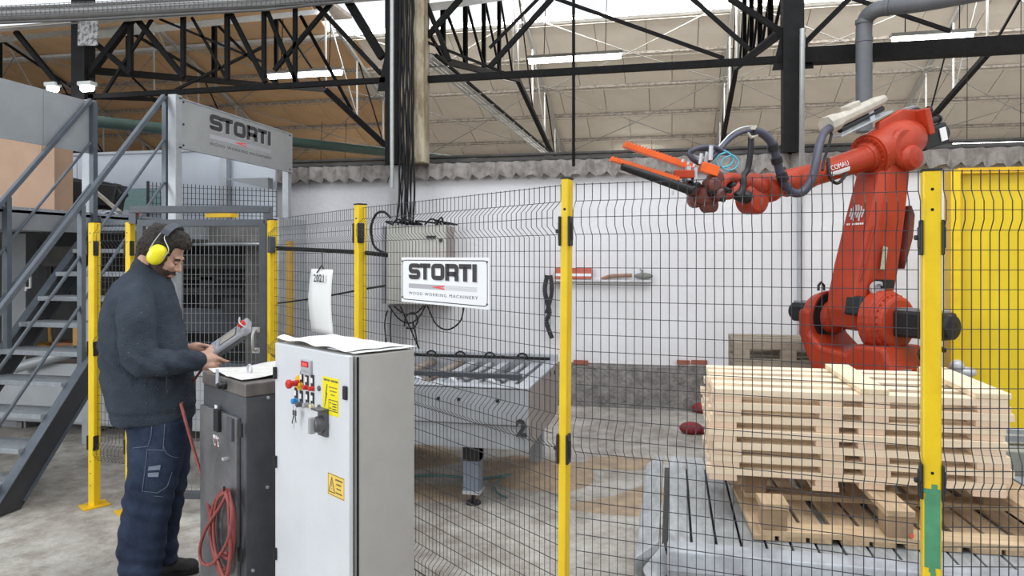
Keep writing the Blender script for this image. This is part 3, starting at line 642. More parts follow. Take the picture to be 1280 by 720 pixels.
for (x0, y0, x1, y1) in ((-.016, -.012, .050, -.015), (-.016, -.052, .050, -.055), (-.016, -.055, -.013, -.012), (.047, -.055, .050, -.012), (-.008, -.022, .004, -.026), (-.008, -.042, .004, -.046), (.010, -.024, .040, -.028), (.010, -.034, .040, -.038), (.010, -.044, .040, -.048)): b.add([P2(lc, x0, min(y0, y1)), P2(lc, x1, min(y0, y1)), P2(lc, x1, max(y0, y1)), P2(lc, x0, max(y0, y1))], [(0, 1, 2, 3)])
b.build('print', m_ink, lb)
lc = onC(420, 608, .0058); lb = label_plate(420, 608, .118, .082, m_lo, 'warning_label', 'amber warning label with triangle'); b = MB()
for q in ribbon([(-.050, -.028), (-.030, .026), (-.010, -.028), (-.050, -.028)], .004): b.add([P2(lc, *p) for p in q], [(0, 1, 2, 3)])
b.add([P2(lc, x, y) for x, y in ((-.031, -.008), (-.029, -.008), (-.028, .008), (-.032, .008))], [(0, 1, 2, 3)]); b.add([P2(lc, x, y) for x, y in ((-.032, -.018), (-.028, -.018), (-.028, -.014), (-.032, -.014))], [(0, 1, 2, 3)])
for y_, x0, x1 in ((.024, -.004, .046), (.008, .002, .038), (-.008, .004, .036), (-.024, -.002, .044)):
    n_ = int((x1-x0)/.007)
    for i in range(n_): xx = x0+(x1-x0)*i/n_; b.add([P2(lc, xx, y_-.003), P2(lc, xx+.0055, y_-.003), P2(lc, xx+.0055, y_+.003), P2(lc, xx, y_+.003)], [(0, 1, 2, 3)])
for q in ribbon([(-.056, -.038), (.056, -.038), (.056, .038), (-.056, .038), (-.056, -.038)], .0018): b.add([P2(lc, *p) for p in q], [(0, 1, 2, 3)])
b.build('print', m_ink, lb)
# papers lying on top
def sheet(name, label, c, ux, uy, w, h, amp, seed, droop, th=.0016, m=m_paper):
    vs = []; fs = []; n = 22; k = 16
    for i in range(n+1):
        for j in range(k+1):
            u = i/n; v = j/k; x = (u-.5)*w; y = (v-.5)*h
            z = abs(noise.noise((u*2.2+seed, v*2.2, seed)))*amp+droop(u, v)
            vs.append(c+ux*x+uy*y+UP*z)
    for i in range(n):
        for j in range(k): a = i*(k+1)+j; fs.append((a, a+k+1, a+k+2, a+1))
    b = MB(); b.add(vs, fs, True); o = b.build(name, m, label=label, cat='paper', group=None); sd = o.modifiers.new('s', 'SOLIDIFY'); sd.thickness = th; sd.offset = 1; return o
topc = CN+cu_*CW/2+bk*CD/2+UP*(CT+.006-.008)
topc.z = CT+.0
def dr1(u, v):
    e = max(0, .12-v)/.12; f = max(0, u-.93)/.07
    return -.028*e*e*(.4+.6*math.sin(u*9+1)**2) + .012*math.sin(u*7)*(.6-v)*.5+.012
sheet('paper_sheet', 'large curled white sheet on the left of the cabinet top', CN+cu_*(CW*.52)+bk*(CD*.46)+UP*(CT+.004), cu_, bk, CW*.93, CD*.93, .016, 3.1, lambda u, v: .004+.016*math.exp(-((v-.12)/.12)**2)*abs(math.sin(u*8)))
sheet('paper_sheet', 'flat white sheet overhanging the right of the cabinet top', CN+cu_*(CW*.17)+bk*(CD*.56)+UP*(CT+.001), cu_, bk, CW*.34, CD*.98, .006, 7.7, lambda u, v: .003)
# ================================================================ dark grey cabinet / desk beside the worker
m_slate = mat('worn_slate_paint', (.115, .12, .135), .42, .1, scale=7, col2=(.075, .078, .088), bump=.05)
m_slate2 = mat('rubbed_grey_door', (.21, .205, .21), .45, .15, scale=3.5, col2=(.10, .10, .105), bump=.05, thr=(.35, .65))
DN = flat(PD(307, 479, 3.10)); DN.z = 0; DT = 1.10
dsk = thing('grey_pulpit_cabinet', 'dark grey metal cabinet with coiled red cable, between worker and white cabinet', 'cabinet', DN)
DW = .47; DD = .42
b = MB(); b.obox(DN+cu_*DW/2+bk*DD/2+UP*(DT-.06)/2, cu_*DW/2, bk*DD/2, UP*((DT-.06)/2)); b.build('body', m_slate, dsk, bevel=.006)
b = MB(); b.obox(DN+cu_*DW/2+bk*DD/2+UP*(DT-.03), cu_*(DW/2+.004), bk*(DD/2+.004), UP*.03); b.build('top', mat('brownish_worn_top', (.27, .24, .22), .35, .3, scale=7, col2=(.12, .11, .11)), dsk, bevel=.006)
b = MB(); b.obox(DN+cu_*(DW/2+.02)+cn*.010+UP*(DT*.44), cu_*(DW/2-.03), cn*.010, UP*(DT*.42)); dd = b.build('door', m_slate2, dsk, bevel=.005)
def onD(px, py, k=.02): return hit(px, py, DN+cn*k, cn)
def fD(parent, c, w, h, t, m, name, bevel=0, label=None): b = MB(); b.obox(c+cn*t/2, U2*w/2, cn*t/2, UP*h/2); return b.build(name, m, parent, bevel=bevel, label=label)
fD(dsk, onD(272, 471, .002), .03, .07, .003, mat('pale_label', (.5, .55, .6), .5), 'small_label')
b = MB(); b.disc_stack(onD(283, 481, .0), cn, [(0, .02), (.02, .02), (.022, .014), (.04, .013)]); b.build('switch_knob', m_blk, dsk)
fD(dd, onD(270, 513), .030, .05, .001, m_white, 'white_mark', .008); fD(dd, onD(269, 546), .045, .015, .001, m_white, 'white_mark')
fD(dd, onD(274, 525), .05, .10, .018, m_blk, 'black_holder', .003); fD(dd, onD(289, 536), .06, .10, .012, m_slate, 'grey_flap', .002)
t_ = MB(); text_mesh(t_, 'C', onD(267, 556, .0215), U2, UP, .022, .045, ext=.0005); text_mesh(t_, 'G', onD(271.5, 558, .0215), U2, UP, .022, .045, ext=.0005); t_.build('door_lettering', m_white, dd)
b = MB(); b.obox(onD(269.8, 552, .0213), U2*.0015, cn*.0004, UP*.028); b.build('door_lettering_slash', m_red, dd)
for py in (537, 693): fD(dsk, onD(302, py, .02), .035, .06, .012, m_blk, 'hinge', .002)
b = MB(); b.obox(onD(284, 573, .024), U2*.012, cn*.02, UP*.005); b.build('catch', m_silver, dd)
sd_ = cu_  # right side bolts
def onS(px, py): return hit(px, py, DN-cu_*.002, cu_)
b = MB()
for q in ((335, 497), (334, 609), (316, 713)): b.disc_stack(onS(*q)+cu_*.003, -cu_, [(0, .007), (.008, .007), (.009, .003)])
b.build('bolts', m_silver, dsk)
rp = PZ(312, 462, DT+.028); b = MB(); b.tube([rp+(V(cu_)*math.cos(a)+UP*math.sin(a))*.022 for a in [i*math.pi/8 for i in range(16)]], .0045, 8, closed=True); b.cyl(rp-UP*.032, rp-UP*.02, .012, n=12); b.build('lifting_eye', m_silver, dsk)
rp = PD(339, 432, 3.55); rp.z = DT+.035
b = MB(); rp = DN+bk*(DD-.05)+cu_*.05+UP*(DT+.03); b.tube([rp+(V(cu_)*math.cos(a)+UP*math.sin(a))*.022 for a in [i*math.pi/8 for i in range(16)]], .0045, 8, closed=True); b.cyl(rp-UP*.032, rp-UP*.02, .012, n=12); b.build('lifting_eye', m_silver, dsk)
sheet('paper_sheet', 'crumpled white sheets lying on the dark grey cabinet', DN+cu_*(DW*.50)+bk*(DD*.5)+UP*(DT+.003), cu_, bk, DW*.8, DD*.98, .03, 11.3, lambda u, v: .004, m=mat('cream_paper', (.80, .78, .74), .8, 0, scale=20))
b = MB(); b.tube(bez([DN+cu_*(DW+.01)+bk*.1+UP*(DT-.05), DN+cu_*(DW+.06)+bk*.1+UP*(DT-.06), DN+cu_*(DW+.09)+bk*.12+UP*(DT-.09)], 4), .022, 12); b.build('cable_gland', m_blk, dsk)
# red cable: a strand from the pendant and a hanging coil
m_rc = mat('red_rubber_cable', (.33, .075, .065), .5, 0, var=.15, scale=30)
rcg = thing('red_cable', 'red cable hanging from the pendant and coiled on the grey cabinet', 'cable', onD(278, 700, .05))
def oD(px, py, k): return hit(px, py, DN+cn*k, cn)
MB().tube(bez([PD(226, 505, 3.50), PD(233, 530, 3.47), PD(243, 565, 3.45), PD(252, 595, 3.42), PD(259, 625, 3.38), oD(263, 652, .07), oD(264, 680, .07), oD(270, 705, .06), oD(277, 722, .05)], 6), .0075, 8).build('strand', m_rc, rcg)
random.seed(5)
for i in range(6):
    w0 = random.uniform(-6, 3); w1 = random.uniform(-3, 6); bt = random.uniform(690, 724); k = .035+.012*i
    pts = [oD(281+random.uniform(-3, 3), 611+random.uniform(0, 4), k), oD(272+w0*.6, 625, k), oD(267+w0, 655, k), oD(270+w0*.7, 690, k), oD(279+random.uniform(-3, 3), bt, k+.01), oD(288+w1*.3, 695, k), oD(288+w1, 655, k), oD(286+w1*.6, 628, k), oD(281+random.uniform(-3, 3), 611, k)]
    MB().tube(bez(pts, 6), .0075, 8).build('loop', m_rc, rcg)
MB().tube(bez([oD(286, 612, .08), oD(276, 632, .1), oD(258, 660, .11), oD(250, 685, .11), oD(252, 702, .11), oD(262, 706, .11), oD(274, 695, .1), oD(286, 672, .1), oD(290, 640, .09), oD(286, 615, .08)], 6), .0075, 8).build('loop', m_rc, rcg)
b = MB(); b.tube([oD(280, 616, .02), oD(280, 613, .10), oD(280, 608, .10)], .005, 6); b.build('hook', m_blk, dsk)
b = MB(); b.obox(oD(265, 665, .05), U2*.012, cn*.01, UP*.018); b.build('yellow_tie', m_btn['yellow'], rcg)
# ================================================================ conveyor under the pallets
m_steel = mat('worn_conveyor_steel', (.43, .45, .465), .45, .25, scale=9, col2=(.24, .25, .255), bump=.08, bscale=70, stretch=(3, 1, 3))
m_steel2 = mat('grey_conveyor_beam', (.40, .42, .45), .5, .3, scale=5, col2=(.25, .25, .27), bump=.08, thr=(.38, .6))
CZ = .585; CX0 = -.018; CY0 = 2.76; CY1 = 3.93
cv = thing('slat_conveyor', 'low steel slat conveyor carrying the pallets behind the right fence', 'conveyor', (CX0, CY0, 0))
for i in range(26):
    x = CX0+i*.0895
    MB().box((x+.004, CY0, CZ-.02), (x+.0845, CY1, CZ+random.uniform(-.0015, .0015))).build('slat', m_steel, cv, bevel=.003)
MB().box((CX0-.02, CY0+.05, CZ-.16), (2.4, CY1-.05, CZ-.05)).build('bed', m_blk, cv)
b = MB(); b.prism([(CX0-.03, CY0-.02, CZ+.004), (CX0-.115, CY0-.09, CZ-.04), (CX0-.115, CY0-.09, CZ-.35), (CX0-.09, CY0-.09, CZ-.35), (CX0-.03, CY0-.04, CZ-.05)], (0, CY1-CY0+.05, 0)); b.build('side_plate', m_steel, cv, bevel=.004)
b = MB(); b.prism([(CX0+.0, CY0-.004, CZ+.004), (CX0, CY0-.07, CZ-.012), (CX0, CY0-.10, CZ-.07), (CX0, CY0-.10, CZ-.12), (CX0, CY0-.04, CZ-.12), (CX0, CY0-.02, CZ-.02)], (2.5, 0, 0)); b.build('front_beam', m_steel2, cv, bevel=.006)
b = MB(); b.prism([(CX0-.02, CY0-.09, CZ-.125), (CX0-.02, CY0-.16, CZ-.16), (CX0-.02, CY0-.16, CZ-.42), (CX0-.02, CY0-.06, CZ-.42)], (2.5, 0, 0)); b.build('lower_beam', m_steel2, cv, bevel=.008)
b = MB(); b.plate((CX0-.015, CY0-.01, CZ-.01), (CX0-.09, CY0-.10, CZ-.075), (CX0-.05, CY0-.13, CZ-.13), (CX0+.01, CY0-.06, CZ-.09), .006); b.build('corner_plate', m_steel, cv)
for x in (.0, 1.1, 2.2):
    for y in (CY0+.1, CY1-.12): MB().box((x+.03, y, 0), (x+.11, y+.07, CZ-.1)).build('leg', m_steel2, cv)
b = MB(); b.box((1.45, CY1+.02, .45), (2.6, CY1+.10, .70)); b.box((1.45, CY1+.10, .62), (2.6, CY1+.55, .68)); b.build('rear_frame', mat('olive_grey_frame', (.36, .36, .31), .6, .2, scale=5), cv, bevel=.006)
for y in (4.15, 4.3): MB().box((1.45, y, .70), (2.6, y+.05, .73)).build('rear_rail', m_steel2, cv)
# ================================================================ pallets
m_new = mat('fresh_pine', (.86, .73, .55), .7, 0, scale=3, col2=(.78, .61, .43), stretch=(1, 9, 9), bump=.08, bscale=40)
m_newb = mat('fresh_pine_endgrain', (.80, .62, .46), .75, 0, scale=8, col2=(.72, .52, .37))
m_newd = mat('fresh_pine_pale', (.86, .73, .52), .7, 0, scale=3, col2=(.76, .58, .38), stretch=(9, 1, 9), bump=.08)
m_old = mat('aged_pine', (.58, .42, .26), .8, 0, scale=4, col2=(.36, .25, .15), stretch=(8, 1, 8), bump=.15, bscale=50)
m_old2 = mat('aged_pine_lengthwise', (.66, .50, .31), .8, 0, scale=4, col2=(.45, .31, .18), stretch=(1, 8, 8), bump=.15, bscale=50)
m_blkw = mat('aged_block_wood', (.42, .29, .17), .85, 0, scale=9, col2=(.26, .17, .10), bump=.2)
random.seed(21)
PX0, PX1, PY0_, PY1_ = .155, 1.245, 3.06, 3.72
LZ = .0535; base = .732
labs = ['lowest fresh pine pallet of the pale stack, touching the old pallet', 'second fresh pine pallet from the bottom of the pale stack', 'third fresh pine pallet from the bottom of the pale stack', 'fourth fresh pine pallet, midway up the pale stack', 'third fresh pine pallet from the top of the pale stack', 'second fresh pine pallet from the top of the pale stack', 'topmost fresh pine pallet with two crossboards showing on top']
crossx = [(0, .11), (.415, .50), (.57, .665), (PX1-PX0-.115, PX1-PX0)]
for k in range(7):
    z = base+k*LZ; dx = random.uniform(-.012, .012); dy = random.uniform(-.01, .01)
    t = thing('pine_pallet', labs[k], 'pallet', (PX0+dx, PY0_+dy, z), 'fresh pine pallets in the pale stack')
    X0 = PX0+dx; Y0 = PY0_+dy
    for (a, c) in crossx:
        e = random.uniform(-.006, .006); MB().box((X0+a+e, Y0+random.uniform(0, .004), z), (X0+c+e, Y0+.655, z+.0245)).build('crossboard', m_newb, t, bevel=.001, seg=1)
    for y, w_ in ((0, .075), (.15, .07), (.30, .075), (.455, .07), (.585, .075)):
        e = random.uniform(-.008, .01); MB().box((X0+e, Y0+y, z+.0245), (X0+PX1-PX0+random.uniform(-.01, .01), Y0+y+w_, z+.0245+.029-.001)).build('long_board', m_new, t, bevel=.001, seg=1)
    if k == 6:
        for (a, c) in crossx[2:]: MB().box((X0+a-.01, Y0-.003, z+.0535), (X0+c, Y0+.665, z+.0535+.022)).build('crossboard', m_newd, t, bevel=.002, seg=1)
    if k == 0: MB().box((X0+.40, Y0, z-.018), (X0+.50, Y0+.65, z-.001)).build('crossboard', m_newb, t, bevel=.001, seg=1)
# old pallet underneath, open on top: blocks, bottom slats, three runners
op = thing('old_pallet', 'large weathered pallet under the pale stack, front blocks showing', 'pallet', (.30, 2.83, CZ))
Lx, Ly = 1.14, 1.0
for i, x in enumerate([0, .09, .20, .31, .42, .53, .64, .75, .86, .97, 1.05]):
    MB().box((.30+x, 2.83, CZ+.002), (.30+x+.075+.02*(i % 2), 2.83+Ly, CZ+.02)).build('bottom_slat', m_old, op, bevel=.001, seg=1)
for y in (0, .43, .90): MB().box((.33, 2.83+y, CZ+.02), (.30+Lx, 2.93+y, CZ+.04)).build('bottom_board', m_old2, op, bevel=.001, seg=1)
for i, x in enumerate((.03, .465, .975)):
    for y in (.0, .43, .88):
        MB().box((.30+x, 2.83+y+.002, CZ+.04), (.30+x+(.09 if i < 2 else .12), 2.93+y, CZ+.118)).build('block', m_blkw, op, bevel=.003, seg=1)
    y0 = 0 if i else .0; y1 = Ly if i else .12
    MB().box((.30+x-.005, 2.83+y0-.004, CZ+.118), (.30+x+(.095 if i < 2 else .125), 2.83+y1, CZ+.141)).build('runner', m_old, op, bevel=.002, seg=1)
MB().box((.33, 3.52, CZ+.118), (.42, 3.83, CZ+.141)).build('runner', m_old, op)
MB().box((.32, 3.28, CZ+.118), (1.4, 3.36, CZ+.138)).build('top_board', m_old2, op, bevel=.001, seg=1)
o = MB(); o.cyl((.33+.44+.09-.012, 2.826, CZ+.052), (.33+.44+.09-.012, 2.829, CZ+.052), .007); o.build('red_paint_dot', mat('red_marker_paint', (.9, .12, .05), .5, 0, var=0), op)
for q in op.children_recursive if hasattr(op, 'children_recursive') else []: pass
op.rotation_euler.z = math.radians(3)
# grey pallets standing behind, near the robot
m_greyw = mat('weathered_grey_wood', (.40, .34, .26), .85, 0, scale=5, col2=(.26, .21, .16), stretch=(1, 6, 6), bump=.15)
gx = PD(918, 432, 5.9)
for k in range(6):
    z = k*.158; t = thing('weathered_pallet', ['lowest', 'second lowest', 'third lowest', 'fourth', 'second highest', 'topmost'][k]+' weathered grey pallet in the stack left of the robot', 'pallet', (gx.x, gx.y, z), 'weathered pallets left of the robot base')
    for y in (0, .55): MB().box((gx.x, gx.y+y, z), (gx.x+.92, gx.y+y+.1, z+.02)).build('bottom_board', m_greyw, t)
    for x in (0, .36, .79): 
        for y in (0, .55): MB().box((gx.x+x, gx.y+y, z+.02), (gx.x+x+.12, gx.y+y+.1, z+.10)).build('block', m_greyw, t)
    for y in (0, .18, .36, .55): MB().box((gx.x, gx.y+y, z+.10), (gx.x+.92, gx.y+y+.12, z+.155)).build('top_board', m_greyw, t, bevel=.003)
# ================================================================ yellow sheet cabinet at right
m_ysheet = mat('yellow_machine_sheet', (.82, .60, .015), .4, 0, scale=2, col2=(.72, .50, .01))
yp = thing('yellow_guard_panel', 'tall yellow sheet metal guard standing right of the robot', 'panel', PD(1186, 600, 5.3))
a = flat(PD(1186, 600, 5.3)); 
for i in range(3):
    x = a.x+.03+i*.86; MB().box((x, a.y, .02), (x+.855, a.y+.03, 2.27)).build('sheet', m_ysheet, yp, bevel=.004)
MB().box((a.x-.02, a.y-.10, 0), (a.x+.045, a.y+.04, 2.27)).build('edge_post', m_yel, yp, bevel=.006)
MB().box((a.x+.045, a.y-.05, 2.25), (a.x+2.6, a.y+.04, 2.29)).build('top_rail', m_yel2, yp)
MB().box((a.x+.045, a.y-.05, 0), (a.x+2.6, a.y, .06)).build('bottom_rail', m_yel, yp)
b = MB(); q = PD(1196, 458, 5.2); b.ell(q, (.05, .05, .05)); b.ell(q+V((.06, 0, -.04)), (.07, .05, .04)); b.build('floor_fitting', m_silver, yp)
# ================================================================ roller table at centre
m_tab = mat('grey_table_paint', (.47, .49, .52), .5, .1, scale=5, col2=(.34, .35, .37), bump=.06)
m_tabs = mat('brownish_end_sheet', (.33, .30, .28), .6, .1, scale=4, col2=(.25, .22, .2))
T0 = flat(PD(660, 487, 4.6)); T1x = T0.x-2.6; TY0 = T0.y; TY1 = TY0+1.22; TZ = .80
tb = thing('roller_table', 'grey roller table numbered 2 behind the centre fence', 'table', (T0.x, TY0, 0))
MB().box((T1x, TY0, .56), (T0.x, TY0+.02, TZ)).build('front_panel', m_tab, tb, bevel=.004)
MB().box((T1x, TY0+.012, .40), (T0.x, TY0+.05, .555)).build('lower_beam', m_tab, tb, bevel=.004)
MB().box((T1x, TY0+.0, TZ-.012), (T0.x+.002, TY0+.13, TZ+.004)).build('front_ledge', m_tab, tb, bevel=.003)
MB().box((T0.x-.02, TY0+.02, .40), (T0.x, TY1, TZ)).build('end_panel', m_tabs, tb, bevel=.003)
MB().box((T0.x-.09, TY0+.1, TZ-.01), (T0.x+.003, TY1, TZ+.005)).build('end_ledge', m_tab, tb, bevel=.003)
MB().box((T1x, TY1-.02, .45), (T0.x, TY1+.03, TZ+.06)).build('rear_panel', m_tab, tb, bevel=.003)
MB().box((T1x, TY0+.05, TZ-.22), (T0.x-.02, TY1-.02, TZ-.20)).build('tray', m_tabs, tb)
m_roll = mat('rusty_roller', (.42, .36, .31), .4, .5, scale=10, col2=(.28, .2, .15))
for i, x in enumerate((-.28, -.55, -.80, -1.05, -1.30, -1.55)):
    MB().cyl((T0.x+x, TY0+.14, TZ-.035), (T0.x+x, TY1-.03, TZ-.035), .034 if i > 1 else .02, n=14).build('roller', m_roll if i > 1 else m_tab, tb)
    b = MB(); b.cyl((T0.x+x, TY0+.08, TZ-.01), (T0.x+x, TY0+.14, TZ-.01), .045, n=12); b.build('bearing', m_silver, tb)
    b = MB(); b.tube([(T0.x+x+.045*math.cos(a_), TY1-.05, TZ+.02+.045*math.sin(a_)) for a_ in [j*math.pi/7 for j in range(8)]], .008, 5); b.build('cable_hook', m_cab, tb)
for x in (-.17, -.42, -.68): MB().box((T0.x+x-.03, TY0+.13, TZ-.05), (T0.x+x+.03, TY1-.02, TZ-.01)).build('cross_member', m_tab, tb)
MB().box((T1x, TY0+.34, TZ+.0), (T0.x-.12, TY0+.40, TZ+.03)).build('guide_bar', m_gate, tb)
MB().tube([(T1x, TY1-.06, TZ+.03), (T0.x-.05, TY1-.06, TZ+.03)], .012, 6).build('rear_cable', m_cab, tb)
b = MB(); 
for x in (-.20, -.46, -.78, -.60, -1.05, -1.3): b.cyl((T0.x+x, TY0-.006, .715), (T0.x+x, TY0+.004, .715), .012, n=8)
for x, y, z in ((.001, .85, .76), (.001, 1.05, .74)): b.cyl((T0.x-.005, TY0+y, z), (T0.x+.006, TY0+y, z), .018, n=8)
b.build('bolts', m_blk, tb)
q = hit(645, 546, (0, TY0-.002, 0), V((0, 1, 0))); t_ = MB(); text_mesh(t_, '2', q, (1, 0, 0), UP, .07, .115, ext=.001, bold=.045); t_.build('number', m_ink, tb)
lx = hit(591, 566, (0, TY0+.1, 0), V((0, 1, 0))).x
for x in (lx, lx-1.35):
    b = MB(); b.box((x-.055, TY0+.06, .09), (x+.055, TY0+.17, .40)); lg = b.build('leg', mat('blue_grey_leg', (.26, .30, .37), .45, .3, scale=6), tb, bevel=.004)
    MB().box((x-.055, TY0+.055, .30), (x+.055, TY0+.175, .41)).build('leg_bracket', m_blk, lg)
    b = MB(); b.cyl((x, TY0+.115, .015), (x, TY0+.115, .10), .014, n=8); b.cyl((x, TY0+.115, .001), (x, TY0+.115, .016), .05, n=12); b.build('leveling_foot', m_blk, lg)
    MB().box((x-.06, TY0+.05, .08), (x+.06, TY0+.18, .10)).build('foot_plate', m_silver, lg)
for x in (T0.x-.15,): MB().box((x-.05, TY1-.15, 0), (x+.05, TY1-.05, .42)).build('leg', m_tab, tb)
# ================================================================ things on the white wall
bx = thing('wall_switchbox', 'large beige electrical box on the white wall behind the fence sign', 'electrical box', PY(483, 380, 7.62))
a = PY(483, 380, 7.62); c = PY(557, 282, 7.62)
MB().box((a.x, 7.64, a.z), (c.x, WY, c.z)).build('body', mat('brown_beige_box_side', (.40, .35, .32), .5), bx, bevel=.006)
MB().box((a.x-.003, 7.62, a.z), (c.x+.003, 7.642, c.z)).build('door', mat('cream_box_door', (.64, .62, .56), .45, 0, scale=2), bx, bevel=.006)
MB().box((a.x-.06, 7.63, a.z+.0), (a.x-.02, WY, c.z)).build('side_trunking', mat('grey_trunking', (.33, .34, .37), .5), bx)
b = MB(); p = PY(540, 296, 7.61); b.box((p.x-.06, p.y-.02, p.z-.012), (p.x+.04, p.y+.01, p.z+.012)); b.cyl((p.x+.10, p.y-.01, p.z-.04), (p.x+.10, p.y+.01, p.z-.04), .02, n=10); b.build('lock', m_blk, bx)
cc = thing('loose_cable_loops', 'loose dark cable loops hanging under and over the beige wall box', 'cables', PY(515, 410, 7.55))
random.seed(3)
for pts in ([(486, 382), (498, 398), (512, 404), (524, 396), (532, 382)], [(492, 382), (505, 392), (520, 391), (530, 382)], [(534, 382), (545, 405), (560, 412), (575, 402), (580, 384)], [(505, 408), (508, 395), (517, 391), (522, 400), (517, 410), (508, 410)], [(516, 402), (520, 420), (522, 434)], [(500, 382), (510, 404), (524, 436)], [(484, 388), (481, 405), (483, 430)], [(489, 388), (488, 410), (489, 435)]):
    MB().tube(bez([PY(x, y, 7.58) for x, y in pts], 6), .009, 6).build('cable', m_cab, cc)
for i in range(9):
    x = 488+random.uniform(0, 60); MB().tube(bez([PY(x, 281, 7.6), PY(x+random.uniform(-10, 10), 276+random.uniform(-5, 2), 7.6), PY(x+random.uniform(8, 22), 279, 7.62), PY(x+random.uniform(14, 30), 281, 7.66)], 5), .010, 6).build('cable', m_cab, cc)
p = PY(693, 349, WY); q = PY(815, 350, WY)
MB().box((p.x, WY-.09, p.z-.02), (q.x, WY, p.z)).build('wall_ledge', mat('white_ledge', (.7, .7, .71), .7), label='narrow white ledge on the wall carrying small items', cat='ledge')
p = PY(694, 348.5, 7.88); q = PY(739, 335, 7.88)
rb_ = thing('carton', 'small red and white carton on the narrow wall ledge', 'box', p)
MB().box((p.x, 7.87, p.z+.001), (q.x, 7.93, q.z)).build('box', mat('faded_red_card', (.60, .14, .10), .7, 0, scale=12), rb_)
MB().box((p.x-.001, 7.868, p.z+.03), (q.x+.001, 7.872, p.z+.06)).build('white_band', m_white, rb_)
p = PY(752, 349, 7.9); q = PY(790, 344, 7.9); b = MB(); b.tube(bez([p, p.lerp(q, .3)+UP*.02, p.lerp(q, .6)+UP*.012, q], 4), .022, 8); b.build('wooden_handle', mat('brown_handle_wood', (.35, .2, .13), .6), label='short brown wooden tool handle on the wall ledge', cat='tool handle')
p = PY(794, 349, 7.9); b = MB(); b.ell(p+V((.09, 0, .035)), (.1, .03, .035)); b.tube([p+V((.06, 0, .05)), p+V((.07, 0, .09)), p+V((.05, 0, .11))], .008, 5); b.build('grey_rag', mat('dirty_grey_cloth', (.25, .25, .22), .9, 0, bump=.5), label='crumpled grey rag on the right of the wall ledge', cat='rag')
b = MB(); pts = bez([PY(684, 344, 7.86), PY(681, 362, 7.86), PY(684, 378, 7.86), PY(687, 392, 7.86), PY(683, 402, 7.86), PY(690, 423, 7.86)], 5); 
for i in range(len(pts)-1): b.bar(pts[i], pts[i+1], .05, .006, up=(0, -1, 0))
pts = bez([PY(688, 344, 7.85), PY(690, 362, 7.85), PY(687, 378, 7.85), PY(683, 392, 7.85)], 5)
for i in range(len(pts)-1): b.bar(pts[i], pts[i+1], .045, .006, up=(0, -1, 0))
b.build('hanging_strap', m_blk, label='twisted black strap hanging on the wall left of the red carton', cat='strap')
m_brick = mat('exposed_red_brick', (.36, .12, .08), .9, 0, scale=20)
for (x0, x1) in ((717, 735), (846, 862), (864, 884)):
    p = PY(x0, 455, WY-.012); q = PY(x1, 450.5, WY-.012); MB().box((p.x, WY-.03, p.z), (q.x, WY+.05, q.z)).build('brick', m_brick, bpy.data.objects['wall_back'])
# floor bits
for (px, py, lab) in ((878, 512, 'red rag on the floor near the wall, beside the stack'), (864, 538, 'larger red rag with grey fitting on floor beside stack')):
    p = PZ(px, py+4, 0); b = MB(); b.ell(p+UP*.05, (.11, .07, .06)); b.ell(p+V((.12, .02, .03)), (.08, .05, .035)); b.build('red_rag', mat('dark_red_cloth', (.30, .03, .04), .7, 0, bump=.4), label=lab, cat='rag')
m_saw = mat('brown_sawdust', (.46, .34, .22), .95, 0, scale=8, col2=(.26, .20, .15), bump=.6, bscale=60)
def drift(x0, x1, y0, y1, h, seed, label, nx=44, ny=12):
    vs = []; fs = []
    for i in range(nx+1):
        for j in range(ny+1):
            x = x0+(x1-x0)*i/nx; y = y0+(y1-y0)*j/ny; e = min(1, min(j, ny-j)/3, min(i, nx-i)/5)
            vs.append((x, y, -.006+max(0, (h*noise.noise((x*1.5, y*1.5, seed))*1.6+h*.5))*e))
    for i in range(nx):
        for j in range(ny): a_ = i*(ny+1)+j; fs.append((a_, a_+ny+1, a_+ny+2, a_+1))
    b = MB(); b.add(vs, fs, True); b.build('sawdust_drift', m_saw, kind='stuff', label=label, cat='sawdust')
drift(T0.x-1.9, T0.x+.9, TY0+.05, TY0+1.5, .05, 2, 'brown sawdust drift on the floor under the roller table')
b = MB(); b.tube(bez([PZ(500, 596, .02), PZ(545, 594, .02), PZ(600, 598, .02), PZ(650, 592, .02), PZ(700, 594, .02)], 6), .010, 6); b.tube(bez([PZ(700, 596, .02), PZ(640, 594, .02), PZ(620, 604, .02), PZ(622, 616, .02), PZ(634, 622, .02)], 6), .008, 6)
b.build('teal_cable', mat('teal_cable', (.10, .22, .22), .5), label='thin teal cable lying on the floor under the roller table', cat='cable')
# ================================================================ red industrial robot
m_rob = mat('orange_red_robot_paint', (.46, .048, .014), .42, 0, scale=4, col2=(.34, .030, .010), bump=.03, bscale=90, spec=.35)
m_rob2 = mat('bright_orange_gripper', (.85, .13, .015), .4, 0, scale=8)
m_dirty = mat('oily_dark_red', (.22, .045, .03), .45, .1, scale=9, col2=(.07, .03, .028))
m_mot = mat('black_motor', (.018, .018, .02), .45, .2)
m_motg = mat('grey_motor_top', (.30, .30, .31), .5, .1)
m_hose = mat('violet_black_hose', (.055, .055, .085), .42, 0, var=.1)
m_beige = mat('beige_hose_holder', (.55, .50, .42), .5, 0, scale=10)
S = PD(1083, 400, 5.30); E = PD(1110, 188, 5.42)
ax = (RV*.43-FV*.9).normalized(); fw = (RV*-.9-FV*.43).normalized()
S.z = 1.18
rb = thing('industrial_robot', 'orange-red industrial robot arm behind the pallet stack', 'robot', flat(S))
def rp(p, a=0, f=0, z=0): return V(p)+ax*a+fw*f+UP*z
F0 = flat(S)
MB().disc_stack(F0, UP, [(0, .42), (.03, .42), (.03, .34), (.48, .31), (.50, .36), (.58, .36)]).build('pedestal', m_rob, rb)
